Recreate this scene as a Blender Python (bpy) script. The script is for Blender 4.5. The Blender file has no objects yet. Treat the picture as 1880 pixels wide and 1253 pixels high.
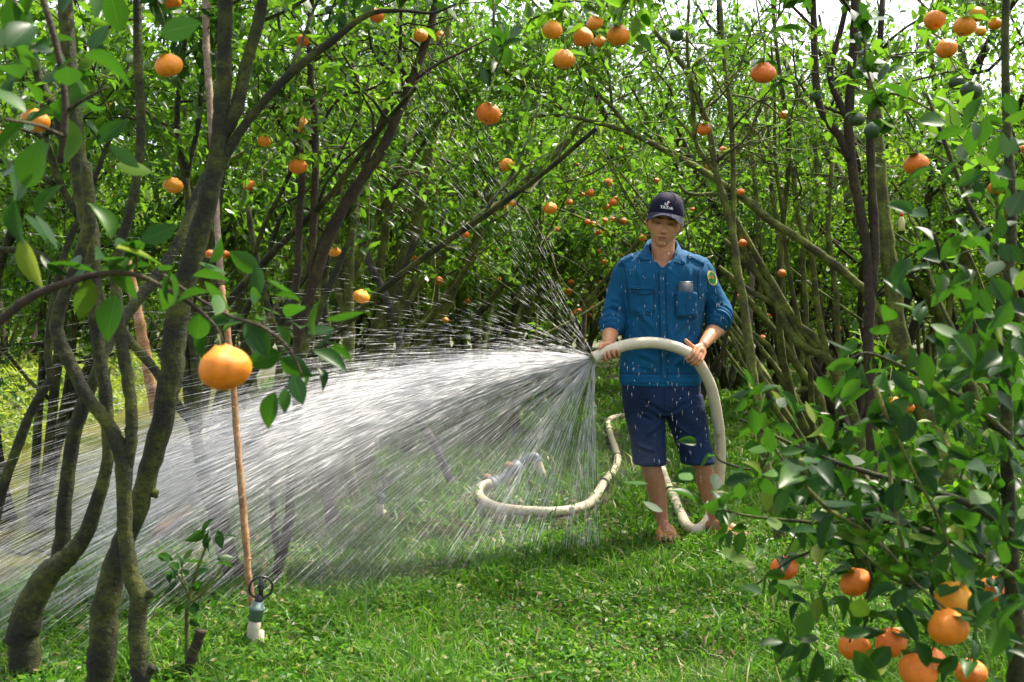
import bpy, math, random
import numpy as np
from mathutils import Vector, Matrix

# ------------------------------------------------------------------ camera, sky, sun, exposure
S = bpy.context.scene
F = 1880 * 35 / 36.0          # focal length in photo pixels
CX, HZ, CAMH = 940.0, 590.0, 1.08
cam_data = bpy.data.cameras.new("camera")
cam_data.lens = 35; cam_data.sensor_width = 36
cam_data.shift_y = -(626.5 - HZ) / 1880.0
cam_data.clip_start = 0.05; cam_data.clip_end = 400
cam_data.dof.use_dof = True
cam_data.dof.focus_distance = 4.9
cam_data.dof.aperture_fstop = 6.3
cam = bpy.data.objects.new("camera", cam_data)
S.collection.objects.link(cam)
cam.location = (0, 0, CAMH); cam.rotation_euler = (math.radians(90), 0, 0)
S.camera = cam

SUN_EL, SUN_AZ = 60.0, 52.0     # sun stands behind the scene, to the right (azimuth from +Y towards +X)
world = bpy.data.worlds.new("World"); S.world = world; world.use_nodes = True
wn = world.node_tree; bg = wn.nodes["Background"]
sky = wn.nodes.new("ShaderNodeTexSky"); sky.sky_type = 'NISHITA'; sky.sun_disc = False
sky.sun_elevation = math.radians(SUN_EL); sky.sun_rotation = math.radians(SUN_AZ)
sky.dust_density = 4.0; sky.ozone_density = 0.6; sky.air_density = 1.0
hs = wn.nodes.new("ShaderNodeHueSaturation"); hs.inputs["Saturation"].default_value = 0.45      # thin bright cloud
wn.links.new(sky.outputs[0], hs.inputs["Color"]); wn.links.new(hs.outputs[0], bg.inputs[0]); bg.inputs[1].default_value = 0.15
sd = bpy.data.lights.new("sun", 'SUN'); sd.energy = 3.4; sd.angle = math.radians(2.5); sd.color = (1.0, 0.90, 0.74)
sun = bpy.data.objects.new("sun", sd); S.collection.objects.link(sun)
_d = Vector((math.sin(math.radians(SUN_AZ)) * math.cos(math.radians(SUN_EL)), math.cos(math.radians(SUN_AZ)) * math.cos(math.radians(SUN_EL)), math.sin(math.radians(SUN_EL))))
sun.rotation_euler = (-_d).to_track_quat('-Z', 'Y').to_euler(); sun.location = (0, 0, 20)
S.view_settings.view_transform = 'Standard'; S.view_settings.look = 'None'
S.view_settings.exposure = 1.62; S.view_settings.gamma = 1.0
S.cycles.max_bounces = 6; S.cycles.diffuse_bounces = 3; S.cycles.glossy_bounces = 2
S.cycles.transmission_bounces = 4; S.cycles.transparent_max_bounces = 8
S.cycles.caustics_reflective = False; S.cycles.caustics_refractive = False
S.cycles.use_denoising = True

# ------------------------------------------------------------------ helpers
def P(px, py, Y):
    return np.array([(px - CX) / F * Y, Y, CAMH - (py - HZ) / F * Y])
def ground_h(x, y):
    x = np.asarray(x, float); y = np.asarray(y, float)
    ne = -1.18 - 0.168 * y + 0.10 * np.sin(y * 1.3) + 0.05 * np.sin(y * 3.1)     # near edge of the ditch
    fe = ne - 2.4 + 0.15 * np.sin(y * 0.9 + 1)
    ss = lambda t: np.clip(t, 0, 1) ** 2 * (3 - 2 * np.clip(t, 0, 1))
    d = ss((ne - x) / 0.7) - ss((fe + 0.2 - x) / 1.1) * 1.45
    bump = 0.018 * np.sin(x * 2.3 + y * 1.1) + 0.014 * np.sin(x * 5.1 - y * 3.7) + 0.010 * np.sin(x * 9.7 + y * 7.9)
    return bump - 0.50 * d
def link(o, parent=None):
    S.collection.objects.link(o)
    if parent is not None: o.parent = parent
    return o
def mesh_np(name, V, faces_flat, loop_tot, mats, smooth=True, uv=None, mat_idx=None):
    me = bpy.data.meshes.new(name)
    V = np.asarray(V, np.float32); nf = len(loop_tot)
    me.vertices.add(len(V)); me.vertices.foreach_set("co", V.ravel())
    fl = np.asarray(faces_flat, np.int32); lt = np.asarray(loop_tot, np.int32)
    me.loops.add(len(fl)); me.loops.foreach_set("vertex_index", fl)
    me.polygons.add(nf)
    ls = np.zeros(nf, np.int32); ls[1:] = np.cumsum(lt)[:-1]
    me.polygons.foreach_set("loop_start", ls)
    me.polygons.foreach_set("loop_total", lt)
    if smooth: me.polygons.foreach_set("use_smooth", np.ones(nf, bool))
    if mat_idx is not None: me.polygons.foreach_set("material_index", np.asarray(mat_idx, np.int32))
    if uv is not None:
        l = me.uv_layers.new(name="UVMap"); l.data.foreach_set("uv", np.asarray(uv, np.float32)[fl].ravel())
    for m in (mats if isinstance(mats, (list, tuple)) else [mats]): me.materials.append(m)
    me.update(calc_edges=True); me.validate(clean_customdata=False)
    return me
class MB:
    """collects geometry into one mesh"""
    def __init__(s): s.V = []; s.F = []; s.L = []; s.UV = []; s.n = 0
    def add(s, V, Fc, uv=None):
        V = np.asarray(V, float).reshape(-1, 3)
        for f in Fc:
            s.F.extend([i + s.n for i in f]); s.L.append(len(f))
        s.V.append(V); s.UV.append(np.zeros((len(V), 2)) if uv is None else np.asarray(uv)); s.n += len(V)
        return s
    def add_np(s, V, Fa, uv=None):
        V = np.asarray(V, float).reshape(-1, 3); Fa = np.asarray(Fa)
        s.F.extend((Fa + s.n).ravel().tolist()); s.L.extend([Fa.shape[1]] * len(Fa))
        s.V.append(V); s.UV.append(np.zeros((len(V), 2)) if uv is None else np.asarray(uv)); s.n += len(V)
        return s
    def mesh(s, name, mat, smooth=True):
        return mesh_np(name, np.concatenate(s.V), s.F, s.L, mat, smooth, uv=np.concatenate(s.UV))
    def build(s, name, mat, parent=None, smooth=True):
        return link(bpy.data.objects.new(name, s.mesh(name, mat, smooth)), parent)
def tag(o, label=None, cat=None, group=None, kind=None):
    if label: o["label"] = label
    if cat: o["category"] = cat
    if group: o["group"] = group
    if kind: o["kind"] = kind
    return o
def empty(name, loc=(0, 0, 0), label=None, cat=None, group=None):
    o = bpy.data.objects.new(name, None); o.empty_display_size = 0.1
    o.location = tuple(float(v) for v in loc); link(o); return tag(o, label, cat, group)
def rel(o):      # world coordinates -> coordinates of an unrotated empty
    return np.array(o.location)
def copy_tree(o, parent=None):
    c = o.copy(); S.collection.objects.link(c); c.parent = parent
    for ch in list(o.children): copy_tree(ch, c)
    return c
def nrm(v):
    v = np.asarray(v, float); return v / (np.linalg.norm(v, axis=-1, keepdims=True) + 1e-12)
def catmull(pts, sub):
    pts = np.asarray(pts, float)
    if len(pts) < 3 or sub <= 1:
        t = np.linspace(0, len(pts) - 1, (len(pts) - 1) * sub + 1)
        return np.stack([np.interp(t, range(len(pts)), pts[:, k]) for k in range(pts.shape[1])], 1)
    p = np.vstack([2 * pts[0] - pts[1], pts, 2 * pts[-1] - pts[-2]])
    out = []
    for i in range(1, len(p) - 2):
        for t in np.linspace(0, 1, sub, endpoint=False):
            a, b, c, d = p[i - 1], p[i], p[i + 1], p[i + 2]
            out.append(0.5 * (2 * b + (c - a) * t + (2 * a - 5 * b + 4 * c - d) * t * t + (3 * b - a - 3 * c + d) * t ** 3))
    out.append(pts[-1]); return np.array(out)
def tube(mb, pts, rad, n=8, cap=True, rough=0.0, rng=None, flat=None):
    """swept tube; rad scalar or per point; flat = (a, b) multiplies the two cross axes"""
    pts = np.asarray(pts, float); m = len(pts); rad = np.broadcast_to(np.asarray(rad, float), (m,))
    T = nrm(np.gradient(pts, axis=0))
    up = np.array([0, 0, 1.0]) if abs(T[0][2]) < 0.9 else np.array([1.0, 0, 0])
    N = nrm(np.cross(T[0], up)); V = []
    ang = np.linspace(0, 2 * math.pi, n, endpoint=False)
    for i in range(m):
        N = nrm(N - T[i] * np.dot(N, T[i])); B = np.cross(T[i], N)
        r = np.full(n, rad[i])
        if rough and rng is not None: r = r * (1 + rough * rng.standard_normal(n))
        fa, fb = flat if flat else (1, 1)
        V.append(pts[i] + (np.cos(ang) * r * fa)[:, None] * N + (np.sin(ang) * r * fb)[:, None] * B)
    V = np.concatenate(V); i = np.arange(m - 1)[:, None] * n; j = np.arange(n)[None, :]; k = (j + 1) % n
    Q = np.stack([i + j, i + k, i + n + k, i + n + j], -1).reshape(-1, 4)
    L = np.concatenate([[0], np.cumsum(np.linalg.norm(np.diff(pts, axis=0), axis=1))])
    uv = np.stack([np.tile(ang / 6.2832, m), np.repeat(L, n)], 1)
    base = mb.n; mb.add_np(V, Q, uv)
    if cap:
        for idx, c, flip in ((list(range(n)), pts[0], True), (list(range((m - 1) * n, m * n)), pts[-1], False)):
            mb.F.extend([base + q for q in (idx[::-1] if flip else idx)]); mb.L.append(n)
    return mb
def box(mb, c, h, R=None):
    v = np.array([[x, y, z] for x in (-1, 1) for y in (-1, 1) for z in (-1, 1)], float) * np.asarray(h)
    if R is not None: v = v @ np.asarray(R).T
    mb.add(v + np.asarray(c), [(0, 1, 3, 2), (4, 6, 7, 5), (0, 4, 5, 1), (2, 3, 7, 6), (0, 2, 6, 4), (1, 5, 7, 3)]); return mb
def ellipsoid(mb, c, r, nu=16, nv=10, R=None, fn=None):
    u = np.linspace(0, 2 * math.pi, nu, endpoint=False); v = np.linspace(0, math.pi, nv + 1)
    U, W = np.meshgrid(u, v[1:-1]); d = np.stack([np.sin(W) * np.cos(U), np.sin(W) * np.sin(U), np.cos(W)], -1).reshape(-1, 3)
    d = np.vstack([d, [0, 0, 1], [0, 0, -1]])
    p = d * np.asarray(r)
    if fn is not None: p = fn(d, p)
    if R is not None: p = p @ np.asarray(R).T
    k = (nv - 1) * nu; Fc = []
    for a in range(nv - 2):
        for b in range(nu): Fc.append((a * nu + b, (a + 1) * nu + b, (a + 1) * nu + (b + 1) % nu, a * nu + (b + 1) % nu))
    for b in range(nu): Fc.append((k, b, (b + 1) % nu)); Fc.append((k + 1, (nv - 2) * nu + (b + 1) % nu, (nv - 2) * nu + b))
    mb.add(p + np.asarray(c), Fc); return mb

SUN_DIR = np.array(_d)
SUN_SPOTS = [((1.1, 4.6, 0.3), .5, .6), ((0.2, 4.4, 0.0), .7, .7), ((0.72, 4.8, 1.3), .62, .80), ((0.75, 4.9, 0.5), .45, .7), ((0.3, 4.6, 0.9), .5, .75), ((-0.5, 4.2, 0.8), .7, .75), ((-1.2, 4.0, 0.6), .6, .6), ((0.6, 3.6, 0.0), .6, .7), ((0.2, 5.9, 0.0), .8, .7), ((1.2, 6.3, 0.0), .6, .7), ((-0.3, 3.3, 0.0), .4, .7), ((1.6, 3.7, 0), .4, .6)]  # spots to be lit: crowns are thinned on purpose towards the sun
def clear_sun_paths(pos, rng):
    """the canopy has holes through which the sun reaches the grass: fewer leaves grow there"""
    keep = np.ones(len(pos), bool)
    for c, rad, pr in SUN_SPOTS:
        v = pos - np.array(c); t = v @ SUN_DIR; d = np.linalg.norm(v - t[:, None] * SUN_DIR, axis=1)
        keep &= ~((t > 0.9) & (d < rad) & (rng.random(len(pos)) < pr))
    return keep

# ------------------------------------------------------------------ materials
def new_mat(name):
    m = bpy.data.materials.new(name); m.use_nodes = True
    nt = m.node_tree; b = nt.nodes["Principled BSDF"]; return m, nt, b
def node(nt, t, **kw):
    n = nt.nodes.new(t)
    for k, v in kw.items():
        if k.startswith("i_"): n.inputs[k[2:].replace("_", " ")].default_value = v
        else: setattr(n, k, v)
    return n
def ramp(nt, fac, stops):
    r = nt.nodes.new("ShaderNodeValToRGB"); e = r.color_ramp.elements
    while len(e) < len(stops): e.new(0.5)
    for i, (p, c) in enumerate(stops): e[i].position = p; e[i].color = (*c, 1)
    nt.links.new(fac, r.inputs[0]); return r.outputs[0]
def leaf_mat(name, stops, trans=0.4, tcol=(0.22, 0.42, 0.03), rough=0.38, spec=0.5, veins=False):
    m, nt, b = new_mat(name); L = nt.links.new
    g = node(nt, "ShaderNodeNewGeometry")
    col = ramp(nt, g.outputs["Random Per Island"], stops)
    if veins:
        uv = node(nt, "ShaderNodeUVMap"); sp = node(nt, "ShaderNodeSeparateXYZ"); L(uv.outputs[0], sp.inputs[0])
        a = node(nt, "ShaderNodeMath", operation='SUBTRACT'); L(sp.outputs[0], a.inputs[0]); a.inputs[1].default_value = 0.5
        ab = node(nt, "ShaderNodeMath", operation='ABSOLUTE'); L(a.outputs[0], ab.inputs[0])
        sv = node(nt, "ShaderNodeMath", operation='MULTIPLY_ADD'); L(ab.outputs[0], sv.inputs[0]); sv.inputs[1].default_value = -1.2; L(sp.outputs[1], sv.inputs[2])
        sn = node(nt, "ShaderNodeMath", operation='MULTIPLY'); L(sv.outputs[0], sn.inputs[0]); sn.inputs[1].default_value = 50.0
        si = node(nt, "ShaderNodeMath", operation='SINE'); L(sn.outputs[0], si.inputs[0])
        side = node(nt, "ShaderNodeMapRange"); L(si.outputs[0], side.inputs[0]); side.inputs[1].default_value = 0.75; side.inputs[2].default_value = 1.0; side.inputs[4].default_value = 0.35
        rib = node(nt, "ShaderNodeMapRange"); L(ab.outputs[0], rib.inputs[0]); rib.inputs[1].default_value = 0.03; rib.inputs[2].default_value = 0.015
        mx = node(nt, "ShaderNodeMath", operation='MAXIMUM'); L(side.outputs[0], mx.inputs[0]); L(rib.outputs[0], mx.inputs[1])
        mr = node(nt, "ShaderNodeMixRGB", blend_type='MIX'); L(mx.outputs[0], mr.inputs[0]); L(col, mr.inputs[1]); mr.inputs[2].default_value = (0.06, 0.12, 0.03, 1)
        sf = node(nt, "ShaderNodeMath", operation='MULTIPLY'); L(mx.outputs[0], sf.inputs[0]); sf.inputs[1].default_value = 0.55; L(sf.outputs[0], mr.inputs[0])
        col = mr.outputs[0]
    L(col, b.inputs["Base Color"]); b.inputs["Roughness"].default_value = rough; b.inputs["Specular IOR Level"].default_value = spec
    t = node(nt, "ShaderNodeBsdfTranslucent")
    tm = node(nt, "ShaderNodeMixRGB", blend_type='MIX'); tm.inputs[0].default_value = 0.6; L(col, tm.inputs[1]); tm.inputs[2].default_value = (*tcol, 1)
    L(tm.outputs[0], t.inputs[0])
    mix = node(nt, "ShaderNodeMixShader"); mix.inputs[0].default_value = trans
    L(b.outputs[0], mix.inputs[1]); L(t.outputs[0], mix.inputs[2]); L(mix.outputs[0], nt.nodes["Material Output"].inputs[0])
    return m
def bark_mat(name, c1, c2, c3, moss=0.5, scale=9.0, bump=0.5, rough=0.85):
    m, nt, b = new_mat(name); L = nt.links.new
    tc = node(nt, "ShaderNodeTexCoord")
    n1 = node(nt, "ShaderNodeTexNoise", i_Scale=scale, i_Detail=6.0, i_Roughness=0.62); L(tc.outputs["Object"], n1.inputs["Vector"])
    n2 = node(nt, "ShaderNodeTexNoise", i_Scale=scale * 8, i_Detail=4.0, i_Roughness=0.7); L(tc.outputs["Object"], n2.inputs["Vector"])
    col = ramp(nt, n1.outputs[0], [(max(0.0, moss - 0.16), c1), (moss, c2), (min(1.0, moss + 0.16), c3)])
    mm = node(nt, "ShaderNodeMixRGB", blend_type='MULTIPLY'); mm.inputs[0].default_value = 0.75; L(col, mm.inputs[1])
    r2 = ramp(nt, n2.outputs[0], [(0.3, (0.45, 0.45, 0.45)), (0.7, (1.25, 1.25, 1.2))]); L(r2, mm.inputs[2])
    L(mm.outputs[0], b.inputs["Base Color"]); b.inputs["Roughness"].default_value = rough
    bp = node(nt, "ShaderNodeBump", i_Strength=bump, i_Distance=0.01); L(n2.outputs[0], bp.inputs["Height"]); L(bp.outputs[0], b.inputs["Normal"])
    return m
def plain_mat(name, col, rough=0.5, spec=0.5, var=0.15, scale=12.0, bump=0.0, bscale=60.0, metallic=0.0, coat=0.0, sheen=0.0, sss=0.0):
    m, nt, b = new_mat(name); L = nt.links.new
    tc = node(nt, "ShaderNodeTexCoord"); n1 = node(nt, "ShaderNodeTexNoise", i_Scale=scale, i_Detail=5.0); L(tc.outputs["Object"], n1.inputs["Vector"])
    c = np.array(col)
    L(ramp(nt, n1.outputs[0], [(0.3, tuple(c * (1 - var))), (0.7, tuple(np.minimum(c * (1 + var), 1)))]), b.inputs["Base Color"])
    b.inputs["Roughness"].default_value = rough; b.inputs["Specular IOR Level"].default_value = spec; b.inputs["Metallic"].default_value = metallic
    b.inputs["Coat Weight"].default_value = coat; b.inputs["Sheen Weight"].default_value = sheen
    if sss: b.inputs["Subsurface Weight"].default_value = sss; b.inputs["Subsurface Radius"].default_value = (0.012, 0.005, 0.003); b.inputs["Subsurface Scale"].default_value = 1.0
    if bump:
        n2 = node(nt, "ShaderNodeTexNoise", i_Scale=bscale, i_Detail=3.0); L(tc.outputs["Object"], n2.inputs["Vector"])
        bp = node(nt, "ShaderNodeBump", i_Strength=bump, i_Distance=0.004); L(n2.outputs[0], bp.inputs["Height"]); L(bp.outputs[0], b.inputs["Normal"])
    return m

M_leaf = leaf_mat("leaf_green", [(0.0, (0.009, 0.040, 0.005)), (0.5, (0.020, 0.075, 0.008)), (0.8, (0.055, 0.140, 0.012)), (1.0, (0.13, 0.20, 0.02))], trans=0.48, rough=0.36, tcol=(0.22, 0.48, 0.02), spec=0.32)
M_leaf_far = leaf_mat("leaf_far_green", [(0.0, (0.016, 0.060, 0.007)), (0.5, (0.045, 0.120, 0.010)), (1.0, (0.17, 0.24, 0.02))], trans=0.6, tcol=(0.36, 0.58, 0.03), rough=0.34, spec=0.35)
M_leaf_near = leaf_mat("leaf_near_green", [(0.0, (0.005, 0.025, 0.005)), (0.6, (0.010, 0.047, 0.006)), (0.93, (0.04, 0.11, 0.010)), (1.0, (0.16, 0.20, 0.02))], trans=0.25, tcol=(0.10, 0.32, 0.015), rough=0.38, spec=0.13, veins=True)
M_grass = leaf_mat("grass_green", [(0.0, (0.022, 0.075, 0.008)), (0.5, (0.042, 0.145, 0.010)), (0.85, (0.12, 0.24, 0.018)), (0.93, (0.26, 0.25, 0.09)), (1.0, (0.30, 0.22, 0.12))], trans=0.4, tcol=(0.20, 0.50, 0.02), rough=0.4, spec=0.25)
M_fern = leaf_mat("fern_yellow_green", [(0.0, (0.07, 0.14, 0.012)), (0.5, (0.16, 0.27, 0.018)), (1.0, (0.30, 0.34, 0.035))], trans=0.4, tcol=(0.5, 0.6, 0.05), rough=0.5)
M_litter = leaf_mat("dead_leaf", [(0.0, (0.10, 0.06, 0.03)), (0.6, (0.20, 0.14, 0.07)), (1.0, (0.32, 0.27, 0.15))], trans=0.1, tcol=(0.3, 0.2, 0.08), rough=0.7, spec=0.2)
M_bark_dark = bark_mat("bark_dark_moss", (0.007, 0.006, 0.003), (0.018, 0.021, 0.004), (0.070, 0.082, 0.006), moss=0.47, bump=0.9)
M_bark_moss = bark_mat("bark_bright_moss", (0.045, 0.035, 0.020), (0.085, 0.095, 0.018), (0.18, 0.21, 0.03), moss=0.48, bump=0.8)
M_bark_brown = bark_mat("bark_brown", (0.024, 0.016, 0.009), (0.045, 0.030, 0.013), (0.072, 0.072, 0.014), moss=0.54, bump=0.8)
M_pole = bark_mat("weathered_pole", (0.14, 0.10, 0.085), (0.23, 0.17, 0.14), (0.33, 0.27, 0.22), moss=0.5, scale=14)
M_pole_wet = bark_mat("wet_grey_pole", (0.045, 0.036, 0.040), (0.085, 0.068, 0.072), (0.13, 0.11, 0.11), moss=0.5, scale=14)
M_pole_fair = bark_mat("fair_pole", (0.20, 0.13, 0.09), (0.34, 0.24, 0.18), (0.48, 0.38, 0.30), moss=0.5, scale=10)
M_pole_orange = bark_mat("peeled_pole", (0.22, 0.11, 0.05), (0.38, 0.20, 0.09), (0.46, 0.30, 0.17), moss=0.5, scale=10)
# ------------------------------------------------------------------ leaves
def leaf_template(st):
    """st stations along the leaf: verts left / mid / right. Returns V (x along, y across, z up), faces, uv"""
    V = [(0, 0, 0)]; uv = [(0.5, 0)]
    ts = np.linspace(0, 1, st + 2)[1:-1]
    for t in ts:
        w = 0.255 * math.sin(math.pi * t ** 0.88) ** 0.92; z = -0.16 * t * t
        V += [(t, -w, z + 0.12 * w / 0.255), (t, 0, z), (t, w, z + 0.12 * w / 0.255)]; uv += [(0, t), (0.5, t), (1, t)]
    V.append((1.0, 0, -0.18)); uv.append((0.5, 1)); n = len(V)
    Fc = [(0, 2, 1), (0, 3, 2)]
    for s in range(st - 1):
        a = 1 + 3 * s; b = a + 3
        Fc += [(a, a + 1, b + 1), (a, b + 1, b), (a + 1, a + 2, b + 2), (a + 1, b + 2, b + 1)]
    a = 1 + 3 * (st - 1); Fc += [(a, a + 1, n - 1), (a + 1, a + 2, n - 1)]
    return np.array(V), np.array(Fc), np.array(uv)
LT = {1: leaf_template(1), 2: leaf_template(2), 4: leaf_template(4), 7: leaf_template(7)}
def leaves_geo(pos, d, up, size, lod=1, rng=None, wvar=0.2):
    Vt, Ft, uvt = LT[lod]; n = len(pos)
    d = nrm(d); side = nrm(np.cross(up, d)); nn = np.cross(d, side)
    size = np.broadcast_to(np.asarray(size, float), (n,))[:, None]
    wf = (1 + wvar * (rng.random((n, 1)) - 0.5) * 2) if rng is not None else np.ones((n, 1))
    curl = (rng.random((n, 1)) * 2.2 - 0.3) if rng is not None else np.ones((n, 1))
    x = Vt[None, :, 0:1] * size[:, None]; y = (Vt[None, :, 1] * size * wf)[..., None]; z = (Vt[None, :, 2] * size * curl)[..., None]
    V = pos[:, None, :] + x * d[:, None] + y * side[:, None] + z * nn[:, None]
    Fa = (Ft[None] + (np.arange(n) * len(Vt))[:, None, None]).reshape(-1, 3)
    return V.reshape(-1, 3), Fa, np.tile(uvt, (n, 1))
def leaves_mesh(name, pos, d, up, size, lod, mat, rng):
    V, Fa, uv = leaves_geo(pos, d, up, size, lod, rng)
    return mesh_np(name, V, Fa.ravel(), np.full(len(Fa), 3), mat, True, uv=uv if lod >= 4 else None)
def leaves_on(segs, per_m, rng, jitter=0.03, outward=0.8):
    """segs (N,2,3): twigs. Leaves sprout along each."""
    segs = np.asarray(segs, float); L = np.linalg.norm(segs[:, 1] - segs[:, 0], axis=1)
    cnt = rng.poisson(np.maximum(L * per_m, 0.01)); idx = np.repeat(np.arange(len(segs)), cnt); n = len(idx)
    t = rng.random((n, 1)) ** 0.8; a = segs[idx, 0]; b = segs[idx, 1]
    pos = a + (b - a) * t + rng.standard_normal((n, 3)) * jitter
    tw = nrm(b - a); r = nrm(rng.standard_normal((n, 3)))
    d = nrm(tw * 0.55 + r * outward + np.array([0, 0, -0.12]))
    up = nrm(rng.standard_normal((n, 3)) * 0.55 + np.array([0, 0, 1.0]))
    return pos, d, up
def grow(start, d0, length, n, rng, wander=0.25, lift=0.0):
    pts = [np.array(start, float)]; d = nrm(d0)
    for i in range(n):
        d = nrm(d + rng.standard_normal(3) * wander + np.array([0, 0, lift]))
        pts.append(pts[-1] + d * length / n)
    return np.array(pts)

def make_tree_data(seed, height=3.3, leaves_per_m=75, bark=None, leaf=None, lean=0.9, lod=1, spread=1.0, leafsize=0.07, low=1.15):
    rng = np.random.default_rng(seed); wood = MB(); twigs = []
    ns = rng.integers(5, 8); a0 = rng.random() * 6.28
    for i in range(ns):
        a = a0 + i * 6.283 / ns + rng.normal() * 0.35; tilt = lean * (0.35 + 0.5 * rng.random())
        d = np.array([math.cos(a) * tilt, math.sin(a) * tilt, 1.0])
        L = height * (0.85 + 0.3 * rng.random())
        m = grow((math.cos(a) * 0.03, math.sin(a) * 0.03, -0.1), d, L, 9, rng, 0.13, 0.05)
        m = catmull(m, 3); k = len(m)
        r = np.linspace(0.042, 0.011, k) * (0.65 + 0.45 * rng.random()); r[:4] *= np.linspace(1.5, 1.05, 4)
        tube(wood, m, r, 7, rough=0.06, rng=rng)
        for b in range(rng.integers(7, 10)):
            t = 0.33 + 0.64 * (b + rng.random()) / 9; p = m[int(t * (k - 1))]
            aa = rng.random() * 6.283; out = np.array([math.cos(aa), math.sin(aa), 0.15 + 0.6 * rng.random()])
            out[:2] += d[:2] * 0.7
            bl = (0.6 + 0.7 * rng.random()) * spread
            bb = grow(p, out, bl, 6, rng, 0.28, 0.02); tube(wood, bb, np.linspace(0.013, 0.004, 7), 5)
            for q in range(rng.integers(5, 8)):
                s = bb[rng.integers(1, 7)]
                if s[2] < low * (0.75 + 0.5 * rng.random()): continue
                tw = grow(s, nrm(bb[-1] - bb[0]) * 0.6 + rng.standard_normal(3) * 0.7, 0.25 + 0.3 * rng.random(), 3, rng, 0.3, -0.06)
                tube(wood, tw, np.linspace(0.004, 0.0018, 4), 3, cap=False)
                for z in range(3): twigs.append((tw[z], tw[z + 1]))
    pos, d, up = leaves_on(twigs, leaves_per_m, rng, jitter=0.05)
    size = leafsize * (0.6 + 0.65 * rng.random(len(pos)))
    return wood.mesh("trunk", bark or M_bark_moss), leaves_mesh("crown", pos, d, up, size, lod, leaf or M_leaf, rng)
def place_tree(data, loc, rot, sc, label, group=None, name="citrus_tree", cat="tree"):
    t = empty(name, loc, label, cat, group); t.rotation_euler = (0, 0, rot); t.scale = (sc[0], sc[0], sc[1])
    link(bpy.data.objects.new("trunk", data[0]), t); link(bpy.data.objects.new("crown", data[1]), t)
    return t
# ------------------------------------------------------------------ ground, ditch water, grass
def build_ground():
    xs = np.concatenate([np.linspace(-60, -9, 24), np.linspace(-8.8, 6, 200), np.linspace(6.4, 60, 24)])
    ys = np.concatenate([np.linspace(-8, 1.5, 14), np.linspace(1.7, 26, 240), np.linspace(27, 90, 30)])
    X, Y = np.meshgrid(xs, ys); Z = ground_h(X, Y); nx = len(xs)
    V = np.stack([X, Y, Z], -1).reshape(-1, 3)
    i, j = np.meshgrid(np.arange(len(ys) - 1), np.arange(nx - 1), indexing='ij'); a = i * nx + j
    Q = np.stack([a, a + 1, a + nx + 1, a + nx], -1).reshape(-1, 4)
    m, nt, b = new_mat("soil"); L = nt.links.new
    tc = node(nt, "ShaderNodeTexCoord")
    n1 = node(nt, "ShaderNodeTexNoise", i_Scale=1.6, i_Detail=8.0, i_Roughness=0.6); L(tc.outputs["Object"], n1.inputs["Vector"])
    n2 = node(nt, "ShaderNodeTexNoise", i_Scale=38.0, i_Detail=6.0, i_Roughness=0.7); L(tc.outputs["Object"], n2.inputs["Vector"])
    c1 = ramp(nt, n1.outputs[0], [(0.40, (0.10, 0.07, 0.045)), (0.52, (0.06, 0.075, 0.02)), (0.65, (0.06, 0.11, 0.02))])
    c2 = ramp(nt, n2.outputs[0], [(0.3, (0.4, 0.4, 0.4)), (0.7, (1.5, 1.45, 1.35))])
    mm = node(nt, "ShaderNodeMixRGB", blend_type='MULTIPLY'); mm.inputs[0].default_value = 0.9; L(c1, mm.inputs[1]); L(c2, mm.inputs[2])
    L(mm.outputs[0], b.inputs["Base Color"]); b.inputs["Roughness"].default_value = 0.9
    bp = node(nt, "ShaderNodeBump", i_Strength=1.0, i_Distance=0.03); L(n2.outputs[0], bp.inputs["Height"]); L(bp.outputs[0], b.inputs["Normal"])
    g = link(bpy.data.objects.new("ground", mesh_np("ground", V, Q.ravel(), np.full(len(Q), 4), m))); tag(g, "grassy orchard ground with a ditch along its side", kind="structure")
    # ditch water
    ys = np.linspace(1.0, 45, 120); rows = []
    for y in ys:
        ne = -1.18 - 0.168 * y
        rows.append([[ne + 0.1, y, -0.30], [ne - 1.2, y, -0.30], [ne - 2.6, y, -0.30]])
    V = np.array(rows).reshape(-1, 3); a = (np.arange(len(ys) - 1) * 3)[:, None] + np.arange(2)[None]; a = a.ravel()
    Q = np.stack([a + 1, a, a + 3, a + 4], -1)
    m, nt, b = new_mat("ditch_water"); L = nt.links.new
    b.inputs["Base Color"].default_value = (0.085, 0.075, 0.035, 1); b.inputs["Roughness"].default_value = 0.12
    tc = node(nt, "ShaderNodeTexCoord"); n2 = node(nt, "ShaderNodeTexNoise", i_Scale=9.0, i_Detail=4.0); L(tc.outputs["Object"], n2.inputs["Vector"])
    n3 = node(nt, "ShaderNodeTexNoise", i_Scale=1.4, i_Detail=4.0); L(tc.outputs["Object"], n3.inputs["Vector"])
    L(ramp(nt, n3.outputs[0], [(0.4, (0.10, 0.075, 0.035)), (0.65, (0.10, 0.11, 0.035))]), b.inputs["Base Color"])
    bp = node(nt, "ShaderNodeBump", i_Strength=0.5, i_Distance=0.03); L(n2.outputs[0], bp.inputs["Height"]); L(bp.outputs[0], b.inputs["Normal"])
    w = link(bpy.data.objects.new("water", mesh_np("water", V, Q.ravel(), np.full(len(Q), 4), m))); tag(w, "muddy brown green ditch water", kind="structure")
def vnoise(x, y, s, seed=0):
    """smooth value noise in numpy"""
    r = np.random.default_rng(seed); g = r.random((64, 64)); x = x * s + 31.7; y = y * s + 17.3
    xi = np.floor(x).astype(int); yi = np.floor(y).astype(int); fx = x - xi; fy = y - yi; fx = fx * fx * (3 - 2 * fx); fy = fy * fy * (3 - 2 * fy)
    G = lambda a, b: g[a % 64, b % 64]
    return (G(xi, yi) * (1 - fx) + G(xi + 1, yi) * fx) * (1 - fy) + (G(xi, yi + 1) * (1 - fx) + G(xi + 1, yi + 1) * fx) * fy
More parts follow.
